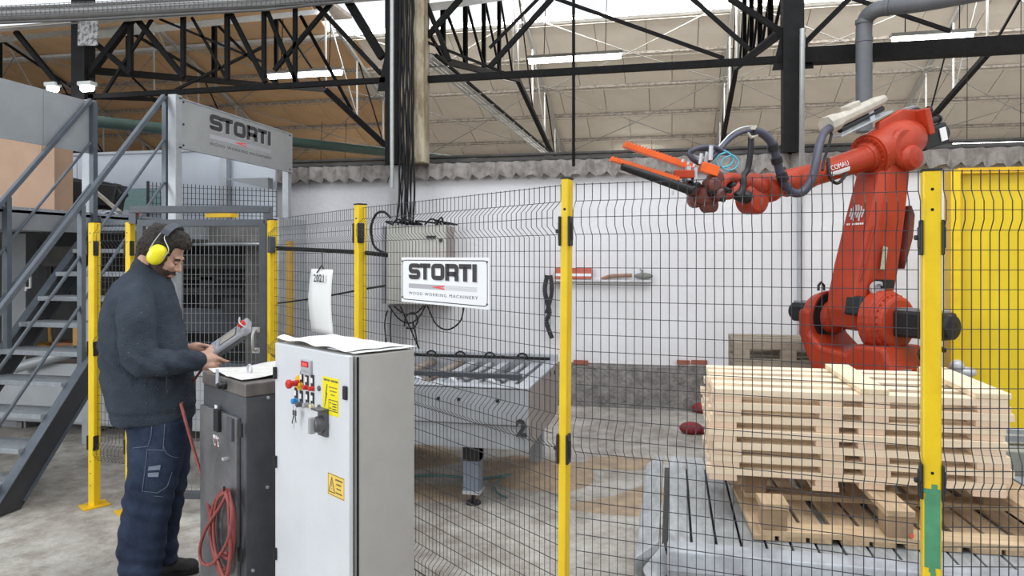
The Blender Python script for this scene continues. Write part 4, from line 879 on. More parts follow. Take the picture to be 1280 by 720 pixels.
MB().disc_stack(F0, UP, [(.58, .33), (.62, .33), (.62, .37), (.70, .37), (.70, .30)]).build('slewing_ring', m_mot, rb)
# turret: lower yoke with a left ear and a right ear
b = MB()
prof = [(-.44, 1.24), (-.44, 1.05), (-.34, .84), (-.26, .68), (.36, .68), (.38, .86), (.30, 1.02), (.06, 1.02), (.0, .95), (-.22, .97), (-.33, 1.06), (-.33, 1.24)]
def yoke(f0, f1, pr):
    bb = MB(); bb.prism([rp(F0, a, f0, z) for a, z in pr], fw*(f1-f0)); return bb
yoke(-.20, .22, prof).build('yoke', m_rob, rb, bevel=.03, seg=3)
MB().disc_stack(rp(S, -.45), ax, [(0, .13), (.01, .17), (.10, .20), (.13, .20), (.13, .16)]).build('left_ear', m_rob, rb, bevel=.006)
MB().disc_stack(rp(S, -.325), ax, [(0, .185), (.012, .185), (.012, .15), (.02, .15)]).build('bearing_ring', m_mot, rb)
MB().disc_stack(rp(S, -.31), ax, [(0, .13), (.05, .125), (.08, .10), (.12, .09), (.14, .05)]).build('hub', m_rob, rb)
MB().disc_stack(rp(S, .08), ax, [(0, .20), (.02, .225), (.10, .225), (.11, .205), (.14, .205), (.145, .19), (.18, .185), (.19, .16)]).build('right_ear', m_rob, rb, bevel=.006)
b = MB()
for i in range(26):
    a_ = i*2*math.pi/26; b.cyl(rp(S, .215, math.cos(a_)*.195, math.sin(a_)*.195), rp(S, .232, math.cos(a_)*.195, math.sin(a_)*.195), .008, n=6)
b.build('flange_bolts', m_rob, rb)
def motor(p, d, L, r, name):
    d = V(d).normalized(); u = UP if abs(d.z) < .9 else fw; s = u.cross(d).normalized(); u = d.cross(s)
    b = MB(); b.obox(p+d*L/2, d*L/2, s*r, u*r); o = b.build(name, m_mot, rb, bevel=.02)
    b = MB(); b.obox(p+d*L*.48+u*(r+.003), d*L*.44, s*r*.72, u*.012); b.build('motor_cover', m_motg, o, bevel=.004)
    b = MB(); b.disc_stack(p+d*L, d, [(0, r*.9), (.03, r*.85), (.035, r*.4)]); b.build('motor_cap', m_mot, o); return o
motor(rp(S, .25, -.02, .0), ax, .36, .092, 'motor'); motor(rp(S, -.45, 0, .02), -ax, .20, .075, 'motor')
b = MB(); b.disc_stack(rp(S, .12, .05, .235), ax+fw*.3, [(0, .055), (.03, .055), (.03, .035), (.012, .033)]); b.build('cable_socket', m_silver, rb)
b = MB(); b.obox(rp(S, .14, -.01, .27), ax*.05, fw*.04, UP*.03); b.build('junction_box', m_mot, rb)
b = MB(); b.obox(rp(F0, .385, .12, .80), ax*.004, fw*.08, UP*.075); b.build('type_plate', mat('engraved_plate', (.42, .42, .40), .4, .3, scale=60, col2=(.25, .25, .25)), rb)
b = MB(); b.tube(bez([rp(F0, .40, -.12, .76), rp(F0, .42, -.05, .90), rp(F0, .42, .0, .99), rp(F0, .44, -.10, 1.02), rp(F0, .46, -.2, 1.0)], 6), .018, 8); b.build('cable', m_mot, rb)
b = MB(); b.tube([rp(S, -.38, 0, .20), rp(S, -.38, .0, .24), rp(S, -.38, .03, .265), rp(S, -.38, .06, .24), rp(S, -.38, .06, .2)], .010, 6); b.build('lifting_eye', m_mot, rb)
# lower link, tapered with chamfered corners
D = (E-S); Dn = D.normalized(); lf = (fw-Dn*fw.dot(Dn)).normalized(); la = Dn.cross(lf).normalized()
if la.dot(ax) < 0: la = -la
def ring(t, wa, wf, ch=.3, oa=0, of=0):
    c = S+D*t+la*oa+lf*of; k = 1-ch
    return [c+la*(x*wa)+lf*(y*wf) for x, y in ((-1, -k), (-1, k), (-k, 1), (k, 1), (1, k), (1, -k), (k, -1), (-k, -1))]
b = MB(); b.loft([ring(-.06, .13, .12, oa=-.09), ring(.03, .15, .19, oa=-.09), ring(.12, .16, .20, oa=-.08), ring(.30, .155, .205, oa=-.06), ring(.55, .145, .19, oa=-.04), ring(.80, .135, .165, oa=-.02), ring(.93, .13, .15, oa=-.01), ring(1.0, .10, .12)][::-1], True, False)
b.build('lower_arm', m_rob, rb, bevel=.012)
b = MB(); b.obox(S+D*.06+la*.03+lf*.15, la*.07, lf*.05, Dn*.07); b.build('arm_recess', m_mot, rb, bevel=.015)
b = MB(); c = S+D*.56-lf*.20; b.prism([c-la*.10+Dn*.18, c-la*.10-Dn*.2, c-la*.10-Dn*.3-lf*.01, c-la*.10-Dn*.05-lf*.06, c-la*.10+Dn*.12-lf*.05], la*.2); b.build('counterweight_cover', m_dirty, rb)
# badge on the front face of the lower arm: white disc of wavy bars and a line of lettering
fc_ = lambda t: S+D*t
bc = hit(1071, 266, S+D*.6+lf*.196, lf); nf = lf; bu = -la if (-la).dot(RV) > 0 else la; bv = nf.cross(bu).normalized()
if bv.z < 0: bv = -bv
b = MB(); R_ = .062
for i in range(6):
    x0 = -1+i*.345; x1 = x0+.24; pts = []
    N_ = 10
    for k in range(N_):
        y = -1+2*k/N_; y2 = y+2/N_; sh = lambda q: .10*math.sin(q*3+.5)
        quad = []
        for (xx, yy) in ((x0, y), (x1, y), (x1, y2), (x0, y2)):
            X_ = xx+sh(yy); quad.append((X_, yy))
        m_ = sum(q[0] for q in quad)/4; my = (y+y2)/2
        if m_*m_+my*my < 1.0 and not (i >= 2 and my < -.55 and i % 2): b.add([bc+bu*q[0]*R_+bv*q[1]*R_+nf*.002 for q in quad], [(0, 1, 2, 3)]); b.add([bc+bu*q[0]*R_+bv*q[1]*R_+nf*.002 for q in quad], [(3, 2, 1, 0)])
b.build('badge', m_white, rb)
q0 = bc-bv*.092-bu*.075
b = MB()
for i in range(9):
    if i == 2: continue
    w_ = .0125; p = q0+bu*(i*.0165)+nf*.002; b.add([p, p+bu*w_, p+bu*w_+bv*.014, p+bv*.014], [(0, 1, 2, 3), (3, 2, 1, 0)])
b.build('badge_lettering', m_white, rb)
b = MB(); c = S+D*.35+la*(.145)+lf*.05; b.obox(c-la*.025, la*.003+V((0, 0, 0)), lf*.022, Dn*.085); b.build('side_label', mat('yellow_grey_label', (.55, .52, .35), .5, 0, scale=60, col2=(.3, .3, .3)), rb)
b = MB(); b.tube(bez([S+D*.2+la*.06+lf*.20, S+D*.3+la*.085+lf*.20, S+D*.38+la*.09+lf*.19, S+D*.52+la*.1+lf*.17], 5), .006, 6); b.build('hydraulic_line', m_rob, rb)
# elbow housing and forearm
T = PD(986, 229, 5.04); fd = (T-E).normalized()
fs_ = UP.cross(fd).normalized(); fu = fd.cross(fs_).normalized()
if fu.z < 0: fu = -fu; fs_ = -fs_
b = MB(); b.disc_stack(rp(E, .02)-fd*.0, ax, [(-.20, .11), (-.19, .14), (.12, .15), (.14, .13)]); b.build('elbow_joint', m_rob, rb, bevel=.01)
RR = E+fd*.14
def rg(t, r, ku=1, n=20, du=0): return [E+fd*t+fu*du+(fs_*math.cos(2*math.pi*k/n)+fu*math.sin(2*math.pi*k/n)*ku)*r for k in range(n)]
b = MB(); b.loft([rg(-.30, .09, 1, du=.04), rg(-.28, .13, 1, du=.04), rg(-.18, .165, .95, du=.04), rg(-.05, .18, 1, du=.03), rg(.08, .165, 1, du=.02), rg(.18, .165, 1), rg(.20, .15, 1)]); b.build('elbow_housing', m_rob, rb)
b = MB(); b.prism([E+fu*.02+fs_*s*0+fd*x+fu*z for s, x, z in ((0, -.36, .08), (0, -.36, .21), (0, -.18, .25), (0, .08, .21), (0, .12, .1))], fs_*.05); b.build('housing_rib', m_rob, rb, bevel=.01)
b = MB(); b.obox(E-fd*.34+fu*.13, fd*.03, fs_*.13, fu*.10); b.build('motor_plate', m_rob, rb, bevel=.008)
b = MB(); b.disc_stack(E+fd*.19, fd, [(0, .165), (.02, .165), (.02, .15), (.035, .15), (.035, .115), (.07, .10)]); b.build('roll_flange', m_rob, rb)
b = MB()
for i in range(22):
    a_ = i*2*math.pi/22; p = E+fd*.225+(fs_*math.cos(a_)+fu*math.sin(a_))*.135; b.cyl(p, p+fd*.012, .007, n=6)
b.build('flange_bolts', m_rob, rb)
b = MB(); b.disc_stack(rp(E, .06, -.04, -.07), ax, [(0, .10), (.10, .10), (.14, .08), (.15, .03)]); b.build('elbow_cap', m_rob, rb)
b = MB(); b.disc_stack(rp(E, -.18, .06, -.07), ax, [(0, .13), (.14, .14), (.16, .10)]); b.build('elbow_lobe', m_rob, rb)
LF = (T-E).length
b = MB(); b.disc_stack(E+fd*.24, fd, [(0, .098), (.05, .090), (LF-.42, .078), (LF-.34, .076), (LF-.30, .096), (LF-.26, .096), (LF-.24, .08)]); b.build('forearm', m_rob, rb, bevel=.004)
# lettering on the forearm, standing on its viewer side
vd = (V((0, 0, CAM_H))-E); sn = (vd-fd*vd.dot(fd)).normalized(); tu = -fd; tv = sn.cross(tu).normalized()
if tv.z < 0: tv = -tv
p = E+fd*(LF*.72)+sn*.074
b = MB()
def curved(px_, pv): an = pv/.0725; return E+fd*(LF*.70)+tu*px_+(sn*math.cos(an)+tv*math.sin(an))*.0865
def cquad(x0, x1, v0, v1):
    m_ = 6
    for k in range(m_):
        a_ = v0+(v1-v0)*k/m_; c_ = v0+(v1-v0)*(k+1)/m_; b.add([curved(x0, a_), curved(x1, a_), curved(x1, c_), curved(x0, c_)], [(0, 1, 2, 3), (3, 2, 1, 0)])
cquad(0, .02, -.045, -.015); cquad(.027, .20, -.045, -.018)
tmp = MB(); text_mesh(tmp, 'COMAU', (0, 0, 0), (1, 0, 0), (0, 1, 0), .175, .030, ext=0)
b.add([curved(v[0]+.02, v[1]-.010) for v in tmp.v], tmp.f+[f[::-1] for f in tmp.f]); b.build('arm_lettering', m_white, rb)
# rear motors
for dz, ds, L_ in ((.20, .02, .10), (.12, .06, .13), (.07, -.04, .12)): 
    o = MB(); o.cyl(E-fd*.36+fu*dz+fs_*ds, E-fd*(.38+L_)+fu*dz+fs_*ds, .026, n=10); o.cyl(E-fd*(.38+L_)+fu*dz+fs_*ds, E-fd*(.40+L_)+fu*dz+fs_*ds, .032, n=10); o.build('cable_connector', m_mot, rb)
motor(E-fd*.28+fu*.0-fs_*.0, -fd, .30, .085, 'motor')
b = MB(); b.obox(E-fd*.50+fu*.0+ax*.092, fd*.035, fu*.05, ax*.003); b.build('motor_label', m_white, rb)
motor(E-fd*.30+fu*.2-fs_*.06, -fd, .14, .05, 'motor')
# hose holder on top
H0 = PD(1036, 156, 5.10); H1 = PD(1104, 124, 5.40); hd_ = (H1-H0).normalized(); hs = UP.cross(hd_).normalized(); hu = hd_.cross(hs)
if hu.z < 0: hu = -hu
b = MB(); L_ = (H1-H0).length
def hr(t, w_, h_): return [H0+hd_*t+hs*w_*x+hu*h_*y for x, y in ((-1, -.4), (-1, .4), (-.5, 1), (.5, 1), (1, .4), (1, -.4), (.5, -1), (-.5, -1))]
b.loft([hr(-.03, .062, .062), hr(.08, .06, .058), hr(.12, .05, .045), hr(L_-.08, .05, .04), hr(L_, .035, .03)], True, False); b.build('hose_holder', m_beige, rb, bevel=.005)
b = MB(); b.obox(H0+hd_*L_*.42+hu*.055, hd_*.08, hs*.03, hu*.02); b.build('holder_clip', m_beige, rb, bevel=.008)
b = MB(); b.tube([H0+hd_*.10-hu*.07, H1-hd_*.04-hu*.062], .022, 8); b.build('holder_spring', m_mot, rb)
b = MB(); b.obox(H0+hd_*L_*.55-hu*.105, hd_*L_*.48, hs*.04, hu*.005); b.obox(H0+hd_*L_*.7-hu*.07, hd_*.03, hs*.02, hu*.035); b.build('holder_rail', m_silver, rb)
hp = [PD(1040, 158, 5.10), PD(1030, 166, 5.0), PD(1024, 182, 4.93), PD(1020, 203, 4.88), PD(1014, 226, 4.85), PD(1003, 240, 4.84), PD(990, 240, 4.82), PD(980, 228, 4.80), PD(974, 212, 4.78), PD(970, 195, 4.76), PD(964, 178, 4.74), PD(953, 167, 4.72), PD(942, 163, 4.70)]
MB().tube(bez(hp, 6), .029, 12).build('hose', m_hose, rb)
for p0, p1 in ((PD(967, 188, 4.75), PD(965, 181, 4.74)), (PD(972, 204, 4.77), PD(970, 197, 4.76)), (PD(980, 226, 4.79), PD(976, 217, 4.78))): MB().tube([p0, p1], .038, 12).build('hose_clamp', m_mot, rb)
hp2 = [PD(940, 163, 4.70), PD(925, 166, 4.66), PD(912, 174, 4.62), PD(900, 187, 4.58), PD(888, 199, 4.55), PD(876, 204, 4.52), PD(866, 199, 4.50), PD(862, 192, 4.50), PD(868, 187, 4.5), PD(880, 184, 4.52), PD(893, 184, 4.55), PD(905, 190, 4.56)]
MB().tube(bez(hp2, 6), .016, 8).build('cable', m_hose, rb)
MB().tube([V(p)+V((.0, .01, .03)) for p in bez(hp2[:7], 6)], .006, 6).build('cable', m_silver, rb)
hp3 = [PD(905, 188, 4.5), PD(912, 192, 4.5), PD(917, 199, 4.5), PD(912, 207, 4.5), PD(902, 209, 4.5), PD(895, 203, 4.5), PD(898, 195, 4.5), PD(908, 190, 4.5)]
MB().tube(bez(hp3, 6), .006, 6).build('air_line', mat('cyan_air_line', (.10, .45, .60), .4), rb)
MB().tube([p+V((.03, 0, -.02)) for p in bez(hp3, 6)], .005, 6).build('air_line', mat('cyan_air_line', (.1, .45, .6)), rb)
MB().tube(bez([PD(1035, 198, 5.1), PD(1038, 222, 5.05), PD(1047, 229, 5.08), PD(1056, 220, 5.15), PD(1060, 208, 5.2)], 6), .012, 8).build('cable', m_mot, rb)
MB().tube(bez([PD(1040, 165, 5.08), PD(1036, 182, 5.05), PD(1030, 200, 5.03), PD(1028, 213, 5.0)], 6), .010, 8).build('cable', m_mot, rb)
b = MB(); b.tube(bez([PD(939, 166, 4.70), PD(938, 190, 4.70), PD(935, 210, 4.70), PD(929, 222, 4.68), PD(927, 238, 4.66), PD(920, 246, 4.62)], 5), [.020]*16+[.028]*10, 8); b.build('hose_post', m_mot, rb)
b = MB(); b.tube([PD(934, 166, 4.68), PD(939, 172, 4.68), PD(946, 170, 4.7), PD(944, 160, 4.7)], .012, 6); b.obox(PD(941, 160, 4.7), RV*.02, FV*.02, UP*.014); b.build('hose_bracket', m_beige, rb)
# wrist
W1 = PD(968, 236, 4.96); W2 = PD(946, 236, 4.88)
b = MB(); b.disc_stack(T+fd*-.26, fd, [(0, .07), (.06, .085), (.20, .092), (.30, .09), (.34, .07)]); b.build('wrist_sleeve', m_rob, rb)
b = MB(); b.ell(PD(960, 235, 4.92), (.11, .11, .10), n=20, m=12); b.ell(PD(942, 232, 4.86), (.11, .10, .085), n=20); b.build('wrist_body', m_rob, rb)
b = MB(); c = PD(941, 249, 4.84); b.disc_stack(c+ax*-.08, ax, [(0, .07), (.02, .10), (.12, .105), (.14, .08), (.15, .02)]); b.build('wrist_lobe', m_rob, rb)
b = MB(); b.tube(bez([PD(925, 224, 4.70), PD(912, 222, 4.66), PD(902, 230, 4.62), PD(903, 242, 4.62), PD(913, 243, 4.65), PD(922, 234, 4.68), PD(925, 225, 4.7)], 5), .032, 10); b.build('wrist_yoke', m_rob, rb)
b = MB(); b.ell(PD(914, 232, 4.70), (.05, .05, .035)); b.ell(PD(930, 246, 4.75), (.06, .06, .045)); b.build('wrist_link', m_mot, rb)
random.seed(9)
b = MB()
for (x, y, r_) in ((868, 236, .045), (880, 244, .055), (890, 232, .05), (874, 250, .05), (886, 256, .05), (900, 244, .04), (895, 222, .04), (864, 224, .03)):
    b.disc_stack(PD(x, y, 4.5+random.uniform(-.05, .05))-ax*.05, ax+RV*random.uniform(-.5, .5), [(0, r_*.8), (.01, r_), (.08, r_), (.09, r_*.6)], n=14)
b.build('tool_changer', m_dirty, rb)
b = MB()
for (x, y) in ((866, 229), (882, 238), (897, 247), (905, 236)): b.cyl(PD(x, y, 4.45), PD(x+8, y+3, 4.40), .016, n=8)
b.build('tool_fittings', m_mot, rb)
# gripper forks
gr = thing('fork_gripper', 'orange two-pronged gripper with toothed bars on the robot wrist', 'gripper', PD(880, 225, 4.5))
def toothed(p0, p1, w_, h_, name):
    p0 = V(p0); p1 = V(p1); d = (p1-p0).normalized(); s = UP.cross(d).normalized(); u = d.cross(s); 
    if u.z < 0: u = -u
    L_ = (p1-p0).length; b = MB(); b.obox((p0+p1)/2, d*L_/2, s*w_/2, u*h_/2); o = b.build(name, m_rob2, gr, bevel=.003)
    t = MB(); n_ = int(L_/.02)
    for i in range(n_): c = p0+d*(i+.5)*L_/n_; t.obox(c+u*(h_/2+.003), d*.005, s*w_/2, u*.004)
    t.build('teeth', m_rob2, o); return o
toothed(PD(780, 181, 4.45), PD(868, 211, 4.50), .05, .034, 'fork_bar')
toothed(PD(763, 199, 4.35), PD(848, 225, 4.42), .045, .022, 'fork_bar')
b = MB(); b.obox(PD(855, 222, 4.44)+UP*.02, RV*.06, FV*.03, UP*.025); b.build('fork_root', m_rob, gr, bevel=.006)
b = MB(); b.tube([PD(777, 208, 4.34), PD(818, 222, 4.38), PD(864, 238, 4.43)], [.022, .028, .032], 10); b.build('black_tube', m_mot, gr)
b = MB(); b.obox(PD(886, 212, 4.46), (RV*.95-UP*.3)*.055, FV*.04, (UP*.95+RV*.3)*.032); b.build('fork_block', m_rob2, gr, bevel=.004)
b = MB()
for q in ((853, 203), (860, 206), (867, 209)): b.cyl(PD(q[0], q[1], 4.42), PD(q[0]+1, q[1]-4, 4.42), .009, n=8)
b.tube([PD(875, 205, 4.46), PD(877, 192, 4.46)], .012, 8); b.tube([PD(888, 200, 4.46), PD(889, 182, 4.46)], .014, 8); b.tube([PD(882, 203, 4.5), PD(884, 190, 4.5)], .012, 8)
b.obox(PD(860, 217, 4.45), RV*.012, FV*.03, UP*.045); b.obox(PD(868, 222, 4.45), RV*.01, FV*.03, UP*.06)
b.build('air_fittings', m_silver, gr)
b = MB(); b.cyl(PD(841, 238, 4.4), PD(841, 244, 4.4), .006, n=6); b.build('pin', m_silver, gr)
# ================================================================ steel stair, platform and machine at left
m_str = mat('dark_stair_steel', (.045, .048, .055), .5, .1, scale=6, col2=(.03, .032, .037))
m_rail = mat('blue_grey_rail', (.12, .14, .165), .35, .3, scale=8)
m_tread = mat('galvanised_chequer', (.42, .45, .48), .4, .5, scale=30, col2=(.30, .32, .35), bump=.6, bscale=160)
m_gal2 = mat('pale_galvanised_post', (.42, .44, .46), .4, .35, scale=6, col2=(.32, .335, .35))
XR, XL = -4.19, -4.92; TY = 5.32; SL = 1.116
def sz(y): return .30+SL*(y-3.9)            # top edge of the stringers
st = thing('steel_stair', 'grey open steel stair with handrails, rising at the left', 'stair', (XR-.36, 3.8, 0))
ytop = 5.42
for X in (XR, XL):
    y0 = 3.9-.30/SL+.02
    b = MB(); b.prism([(X, y0+.02, 0), (X, ytop, sz(ytop)), (X, ytop, sz(ytop)-.26), (X, 3.9-.04/SL+.02, .0)], (.05 if X == XR else -.05, 0, 0)); b.build('stringer', m_str, st, bevel=.002)
    for off_ in (0, -.25):
        b = MB(); b.bar((X+(.035 if X == XR else -.035), 3.68 if off_ == 0 else 3.9, sz(3.68)+off_+.0 if off_ == 0 else sz(3.9)+off_), (X+(.035 if X == XR else -.035), ytop, sz(ytop)+off_), .075, .008); b.build('stringer_flange', m_rail, st)
for i in range(10):
    z = .19*(i+1)-.0; y = 3.9+(z-.30)/SL+.06
    b = MB(); b.box((XL+.002, y-.12, z-.035), (XR-.002, y+.13, z)); b.build('tread', m_tread, st, bevel=.004)
def rail(X, y0, y1, dz, w, m=m_rail, name='handrail'): return MB().bar((X, y0, sz(y0)+dz), (X, y1, sz(y1)+dz), w, w).build(name, m, st, bevel=.004)
zt_ = 2.98-sz(5.28)
for X, y0 in ((XR, 3.62), (XL, 3.62)):
    rail(X, y0, 5.30, zt_, .036); rail(X, y0, 5.30, zt_-.37, .019, name='mid_rail'); rail(X, y0, 5.30, zt_-.73, .019, name='mid_rail')
for X, y in ((XR, 4.43), (XL, 4.50), (XR, 3.72), (XL, 3.72)): MB().box((X-.02, y-.02, sz(y)-.1), (X+.02, y+.02, sz(y)+zt_-.01)).build('rail_post', m_rail, st)
# platform behind / beside the stair
pf = thing('raised_platform', 'raised grey steel platform with banner guards beside the stair top', 'platform', (XL-1.6, 5.4, 0))
m_beam = mat('grey_platform_beam', (.26, .275, .29), .5, .2, scale=4, col2=(.20, .21, .22))
MB().box((-8.6, 4.0, 1.985), (XL-.03, 7.3, 2.03)).build('deck', m_tread, pf); MB().box((XL-.03, 5.46, 1.92), (XR, 7.3, 1.965)).build('deck', m_tread, pf)
for a, c in (((-8.6, 4.02, 1.93), (XL-.05, 4.02, 1.93)), ((XL-.06, 4.0, 1.93), (XL-.06, 7.2, 1.93)), ((XR-.03, 5.46, 1.88), (XR-.03, 7.2, 1.88))): MB().bar(a, c, .06, .16).build('edge_beam', m_beam, pf, bevel=.003)
for X, y in ((XL-.09, 5.38), (XR+.06, 5.36)):
    b = MB(); b.box((X-.04, y-.04, 0 if X > XL else 0), (X+.04, y+.04, 3.02)); b.build('tall_post', m_gal2, pf, bevel=.004)
    MB().box((X+(.05 if X < XL+.01 else -.09), y-.05, 1.2), (X+(.09 if X < XL+.01 else -.05), y, 3.0)).build('post_angle', m_rail, pf)
for X, y in ((XR+.04, 7.22), (XR-.2, 6.9), (-7, 4.1), (XL-.09, 4.2)): MB().box((X-.035, y-.035, 0), (X+.035, y+.035, 2.6 if X == XR+.04 else 1.9)).build('leg', m_gal2, pf)
m_ban = mat('brushed_grey_banner', (.36, .37, .37), .5, .15, scale=2.5, col2=(.29, .295, .29))
b = MB(); b.box((XR+.085, 5.36, 2.575), (XR+.095, 7.24, 3.0)); bn = b.build('lettered_guard_sheet', m_ban, pf)
for z in (2.575, 2.995): MB().box((XR+.075, 5.36, z-.006), (XR+.10, 7.24, z+.006)).build('sheet_fold', m_gal2, bn)
q = XR+.0955
logo(pf, V((q, 5.78, 2.80)), V((0, 1, 0)), 1.02, .145, 1.04, lift=.0008, shadow=2)
b = MB()
for y, z in ((5.42, 2.97), (5.42, 2.6), (7.18, 2.97), (7.18, 2.6), (5.42, 2.78)): b.cyl((q, y, z), (q+.006, y, z), .009, n=8)
b.build('bolts', m_blk, pf)
MB().box((XL-.055, 3.4, 2.545), (XL-.045, 4.86, 3.0)).build('guard_sheet', mat('plain_grey_guard', (.34, .36, .38), .5, .15, scale=2.5, col2=(.28, .295, .31)), pf); MB().box((XL-.055, 4.866, 2.545), (XL-.045, 5.34, 3.0)).build('guard_sheet', mat('plain_grey_guard', (.4, .4, .4)), pf)
# tan board case on the platform
tbx = thing('tan_board_case', 'big tan board case on the platform behind the plain guard', 'case', (-6.2, 6.0, 2.03))
m_tanb = mat('tan_board', (.47, .30, .20), .6, 0, scale=2, col2=(.38, .24, .155), bump=.05)
p = PXp(68, 230, -5.5); yb = 5.55
xr_ = PY(68, 240, yb).x
b = MB(); 
for i in range(3): x1 = xr_-i*1.0; b = MB(); b.box((x1-.99, yb, 2.04), (x1, yb+.03, 2.88)); b.build('panel', m_tanb, tbx, bevel=.004)
MB().box((xr_-2.98, yb+.031, 2.04), (xr_-.01, yb+.22, 2.85)).build('back', m_tanb, tbx)
b = MB(); c = PY(51, 188, yb-.01); b.tube(bez([c, c+V((.03, -.02, .08)), c+V((.07, -.02, .12)), c+V((.08, -.02, .04))], 4), .006, 5); b.build('strap', m_beige, tbx)
# machine clutter on the platform
mc_ = thing('feed_mechanism', 'black feed mechanism with arms on the platform beside the tan case', 'machine', (-5.6, 6.2, 2.03))
def pm(px, py, Y=6.2): return PY(px, py, Y)
for i, (x0, y0, x1, y1, w_, n_) in enumerate([(68, 225, 120, 236, .06, 'arm'), (68, 262, 150, 262, .10, 'base_bar'), (72, 255, 98, 232, .08, 'arm'), (90, 240, 150, 248, .16, 'casting'), (122, 232, 158, 240, .05, 'arm'), (138, 252, 152, 236, .10, 'clamp_arm'), (95, 250, 125, 262, .10, 'casting'), (70, 240, 70, 268, .12, 'casting')]):
    MB().bar(pm(x0, y0), pm(x1, y1), w_+.06, w_, up=(0, -1, .2)).build(n_, m_blk, mc_, bevel=.01)
MB().bar(pm(120, 240, 6.1), pm(152, 267, 6.1), .03, .03).build('bright_rod', m_beige, mc_)
MB().box((pm(68, 0, 6.15).x, 6.13, pm(68, 220, 6.15).z-.02), (pm(77, 0, 6.15).x, 6.16, pm(70, 182, 6.15).z)).build('pale_tab', m_beige, mc_)
c = pm(140, 277, 5.9); b = MB(); b.disc_stack(c+V((-.12, 0, 0)), V((.9, -.5, .0)), [(0, .10), (.22, .10), (.22, .085), (.05, .08)]); b.build('drum', m_silver, mc_)
c = pm(196, 262, 6.2)
# light cladding of the machine housing, separate sheets
hs_ = thing('machine_housing', 'pale grey sheet housing above the machine behind the stair', 'machine housing', (-5.5, 7.35, 2.0))
m_cl = mat('pale_grey_cladding', (.52, .55, .60), .45, .1, scale=1.6, col2=(.43, .46, .51))
xs_ = [PY(x, 200, 7.35).x for x in (40, 96, 213, 222, 285, 345)]
for i in range(5):
    z1 = PY((0, 80, 150, 215, 250, 310)[i+1], 194, 7.35).z if i < 5 else 2.8
    MB().box((xs_[i]+.004, 7.35, 1.98), (xs_[i+1]-.004, 7.38, 2.86)).build('sheet', m_cl, hs_, bevel=.004)
MB().box((xs_[0], 7.33, 2.86), (xs_[-1], 7.42, 2.89)).build('top_trim', m_gal2, hs_)
MB().box((xs_[4]-.04, 7.26, 1.9), (xs_[4]+.04, 7.34, 2.8)).build('upright', m_gal2, hs_)
b = MB(); a = PY(282, 224, 7.2); c = PY(338, 222, 7.2); b.prism([(a.x, 7.25, a.z), (c.x, 7.25, a.z), (c.x, 7.25, a.z-.12)], (0, -.1, 0)); b.build('shelf_bracket', m_beam, hs_)
MB().box((PY(150, 0, 7.2).x, 7.2, PY(150, 262, 7.2).z), (PY(200, 0, 7.2).x, 7.22, PY(150, 236, 7.2).z)).build('mesh_window', mat('teal_mesh_window', (.22, .33, .33), .5, 0, scale=60, col2=(.12, .2, .2)), hs_)
# dark machine under the platform
mm = thing('board_press_machine', 'large grey and black machine under the platform, behind the mesh gate', 'machine', (-5.2, 5.9, 0))
m_mg = mat('dusty_machine_grey', (.20, .19, .18), .6, .1, scale=4, col2=(.10, .095, .09))
m_mgd = mat('shaded_machine_grey', (.085, .08, .077), .7, .1, scale=4, col2=(.04, .038, .036))  # darker copy of the machine grey: gloom inside put into the colour
m_int = mat('shaded_interior', (.035, .034, .034), .8, 0, scale=3, col2=(.012, .012, .012))  # near black: shade of the deep recess put into the colour
m_lb = mat('pale_machine_beam', (.42, .44, .46), .5, .1, scale=2.5, col2=(.33, .345, .36))
def mbx(px0, px1, Y, z0, z1, dep, m_, name, bevel=.004):
    x0 = PY(px0, 300, Y).x; x1 = PY(px1, 300, Y).x
    return MB().box((x0, Y, z0), (x1, Y+dep, z1)).build(name, m_, mm, bevel=bevel)
def zy(py, Y, px=250): return PY(px, py, Y).z
mbx(-60, 345, 7.5, .0, 1.95, .04, m_int, 'back_panel')
mbx(165, 338, 5.9, zy(303, 5.9), zy(282, 5.9), .2, m_mg, 'top_beam'); mbx(165, 338, 5.88, zy(306, 5.88), zy(303.5, 5.88), .25, m_gal2, 'top_beam_lip')
mbx(120, 320, 6.6, zy(336, 6.6), zy(319, 6.6), .12, m_mgd, 'cross_beam'); mbx(120, 300, 6.9, zy(350, 6.9), zy(346, 6.9), .1, m_mgd, 'cross_beam')
mbx(120, 300, 6.8, zy(366, 6.8), zy(360, 6.8), .1, m_mgd, 'cross_beam'); mbx(200, 320, 6.5, zy(415, 6.5), zy(385, 6.5), .15, mat('blue_grey_box', (.06, .07, .09), .5), 'gear_box'); mbx(278, 302, 6.3, zy(392, 6.3), zy(372, 6.3), .1, m_blk, 'gear_housing')
mbx(306, 334, 6.1, 0, 1.85, .25, m_mg, 'column_plate'); mbx(345, 349, 5.95, 0, 2.0, .5, m_gal2, 'side_sheet'); mbx(250, 268, 6.9, .8, 1.8, .1, m_mgd, 'column_plate')
mbx(-60, 128, 5.75, zy(290, 5.75, 60), zy(263, 5.75, 60), .25, m_beam, 'top_beam'); mbx(-60, 128, 5.85, zy(333, 5.85, 60), zy(308, 5.85, 60), .2, m_mgd, 'cross_beam')
mbx(2, 32, 5.72, 0, zy(292, 5.72, 20), .25, m_beam, 'column_plate'); mbx(100, 108, 6.2, 0, zy(300, 6.2, 60), .1, m_mg, 'column_plate')
for i in range(7): mbx(40+i*11, 42+i*11, 6.4, 1.2, 1.75, .02, m_mgd, 'guide_rod', 0)
mbx(-60, 258, 5.7, zy(478, 5.7, 150), zy(457, 5.7, 150), .3, m_lb, 'lower_beam', .01); mbx(-60, 300, 5.62, zy(535, 5.62, 150), zy(480, 5.62, 150), .35, m_lb, 'lower_beam', .03)
mbx(60, 104, 5.6, zy(445, 5.6, 100), zy(436, 5.6, 100), .2, m_lb, 'lower_ledge')
